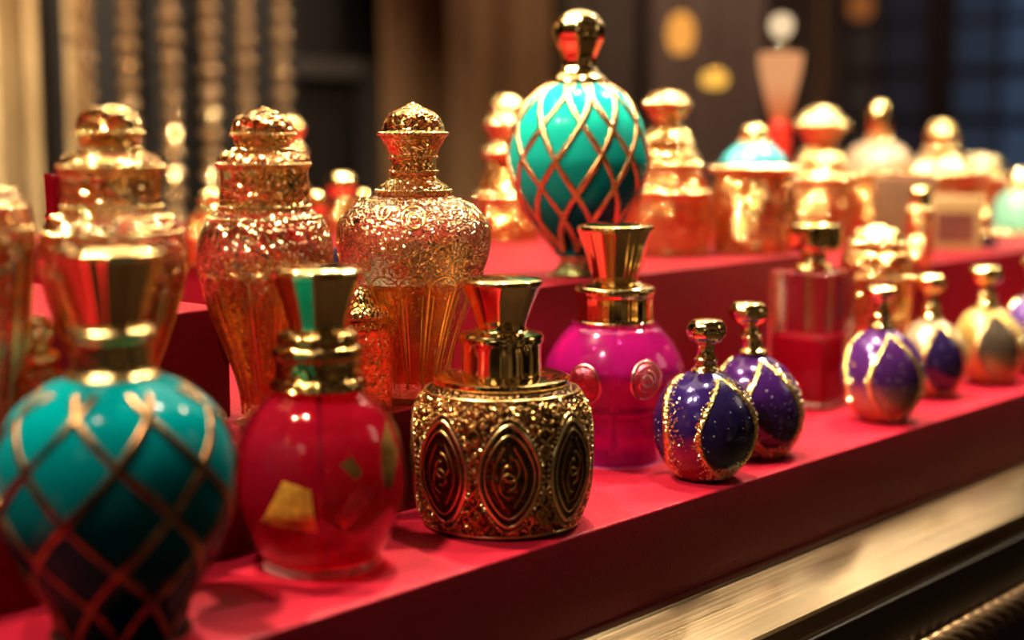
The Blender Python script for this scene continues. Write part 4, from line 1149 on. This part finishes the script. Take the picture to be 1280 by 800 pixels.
# ------------------------------------------------------------------ lights
def lamp(kind, loc, power, col, size=0.02, target=None, name='light', **kw):
    ld = bpy.data.lights.new(name, kind); ld.energy = power; ld.color = col
    if kind == 'AREA': ld.size = size; ld.shape = 'DISK'
    else: ld.shadow_soft_size = size
    for k, v in kw.items(): setattr(ld, k, v)
    o = bpy.data.objects.new(name, ld); COL.objects.link(o); o.location = loc
    if target is not None:
        o.rotation_euler = (Vector(target) - Vector(loc)).to_track_quat('-Z', 'Y').to_euler()
    return o
WARM = (1.0, 0.79, 0.52)
WARM2 = (1.0, 0.84, 0.62)
# a few strong small downlights above the display
for x, y, pw in ((-0.62, 0.22, 46), (-0.20, 0.36, 54), (0.22, 0.24, 54), (0.62, 0.06, 50), (1.42, 0.00, 52)):
    lamp('SPOT', (x, y, 0.85), pw, WARM, 0.012 if x < 0.5 else 0.05, (x + 0.05, 0.08, 0.0), spot_size=math.radians(130), spot_blend=0.8)
for x, y in ((-0.42, 0.02), (0.12, 0.03), (0.62, 0.02)):
    lamp('SPOT', (x, y, 0.70), 13.0, WARM2, 0.008, (x + 0.1, 0.10, 0.0), spot_size=math.radians(120), spot_blend=0.6)
# soft area lights added as overhead light, front fill and brass reflection
lamp('AREA', (0.3, 0.45, 1.0), 9.0, WARM, 1.1, (0.1, 0.1, 0.0))
lamp('AREA', (-1.1, -0.3, 0.55), 0.35, WARM2, 0.30, (-0.1, 0.05, 0.05))
lamp('AREA', (1.75, 0.75, 1.15), 4.0, WARM2, 1.5, (0.3, 0.0, 0.0))
for tx in (1.05, 1.62):       # strip lights added for slanted streaks on the brass rail
    t_ = lamp('AREA', (tx, 0.62, 0.86), 0.8, WARM2, 0.035)
    t_.data.shape = 'RECTANGLE'; t_.data.size_y = 1.0
lamp('AREA', (0.75, -0.65, 0.55), 0.5, WARM2, 0.30, (0.1, 0.05, 0.05))
# spots added to brighten the cream wall, bead curtain, curtains and end wall
pc = on_y(40, 130, 1.42)
lamp('SPOT', (pc.x - 0.1, 0.85, 0.75), 16.0, (1.0, 0.78, 0.48), 0.05, (pc.x, 1.42, 0.28), spot_size=math.radians(80), spot_blend=1.0)
pb = on_y(250, 100, 1.3)
lamp('SPOT', (pb.x, 0.80, 0.75), 55.0, WARM, 0.012, (pb.x, 1.3, 0.3), spot_size=math.radians(90), spot_blend=0.6)
pk_ = on_y(620, 100, 1.66)
lamp('SPOT', (pk_.x, 1.2, 1.2), 22.0, WARM, 0.03, (pk_.x, 1.66, 0.3), spot_size=math.radians(100), spot_blend=0.9)
pt_ = on_y(860, 100, 1.9)
lamp('SPOT', (pt_.x - 0.3, 1.35, 1.2), 22.0, (1.0, 0.78, 0.6), 0.04, (pt_.x, 1.9, 0.35), spot_size=math.radians(100), spot_blend=0.9)
lamp('SPOT', (2.6, 0.9, 1.4), 14.0, (1.0, 0.72, 0.55), 0.05, (3.4, 0.9, 0.3), spot_size=math.radians(100), spot_blend=0.9)
# spots added above the far bottles to strengthen their glints
for x, y in ((0.62, 0.42), (1.05, 0.36), (0.25, 0.55)):
    lamp('SPOT', (x, y, 0.62), 6.0, WARM2, 0.007, (x + 0.06, y - 0.04, 0.0), spot_size=math.radians(88), spot_blend=0.5)

# ------------------------------------------------------------------ world: warm patches and bright dots added for the gold to reflect
w = bpy.data.worlds.new('reflection_surroundings'); scene.world = w; w.use_nodes = True
nt = w.node_tree; nt.nodes.clear()
out = nt.nodes.new('ShaderNodeOutputWorld'); bg = nt.nodes.new('ShaderNodeBackground')
tc = N(nt, 'TexCoord'); mp = N(nt, 'Mapping'); mp.inputs['Scale'].default_value = (3.2, 3.2, 1.6)
L(nt, tc.outputs['Generated'], mp.inputs['Vector'])
vo = N(nt, 'TexVoronoi'); vo.inputs['Scale'].default_value = 2.6; L(nt, mp.outputs[0], vo.inputs['Vector'])
spots = ramp(nt, vo.outputs['Distance'], [(0.05, (18.0, 12.8, 6.8)), (0.10, (0.0, 0.0, 0.0))])
nz = N(nt, 'TexNoise'); nz.inputs['Scale'].default_value = 1.6; nz.inputs['Detail'].default_value = 2; L(nt, mp.outputs[0], nz.inputs['Vector'])
amb = ramp(nt, nz.outputs['Fac'], [(0.42, (0.010, 0.006, 0.004)), (0.58, (0.32, 0.19, 0.09)), (0.68, (0.95, 0.68, 0.38))])
ad = N(nt, 'MixRGB', blend_type='ADD'); ad.inputs['Fac'].default_value = 1.0
L(nt, spots.outputs['Color'], ad.inputs[1]); L(nt, amb.outputs['Color'], ad.inputs[2])
L(nt, ad.outputs[0], bg.inputs['Color']); bg.inputs['Strength'].default_value = 0.22
L(nt, bg.outputs[0], out.inputs[0])

# ------------------------------------------------------------------ colour
scene.view_settings.view_transform = 'Standard'
scene.view_settings.look = 'None'
scene.view_settings.exposure = 0.0
scene.cycles.max_bounces = 16
scene.cycles.transmission_bounces = 14
scene.cycles.transparent_max_bounces = 24
scene.cycles.caustics_reflective = False
scene.cycles.glossy_bounces = 6
scene.cycles.diffuse_bounces = 3
scene.cycles.sample_clamp_indirect = 12
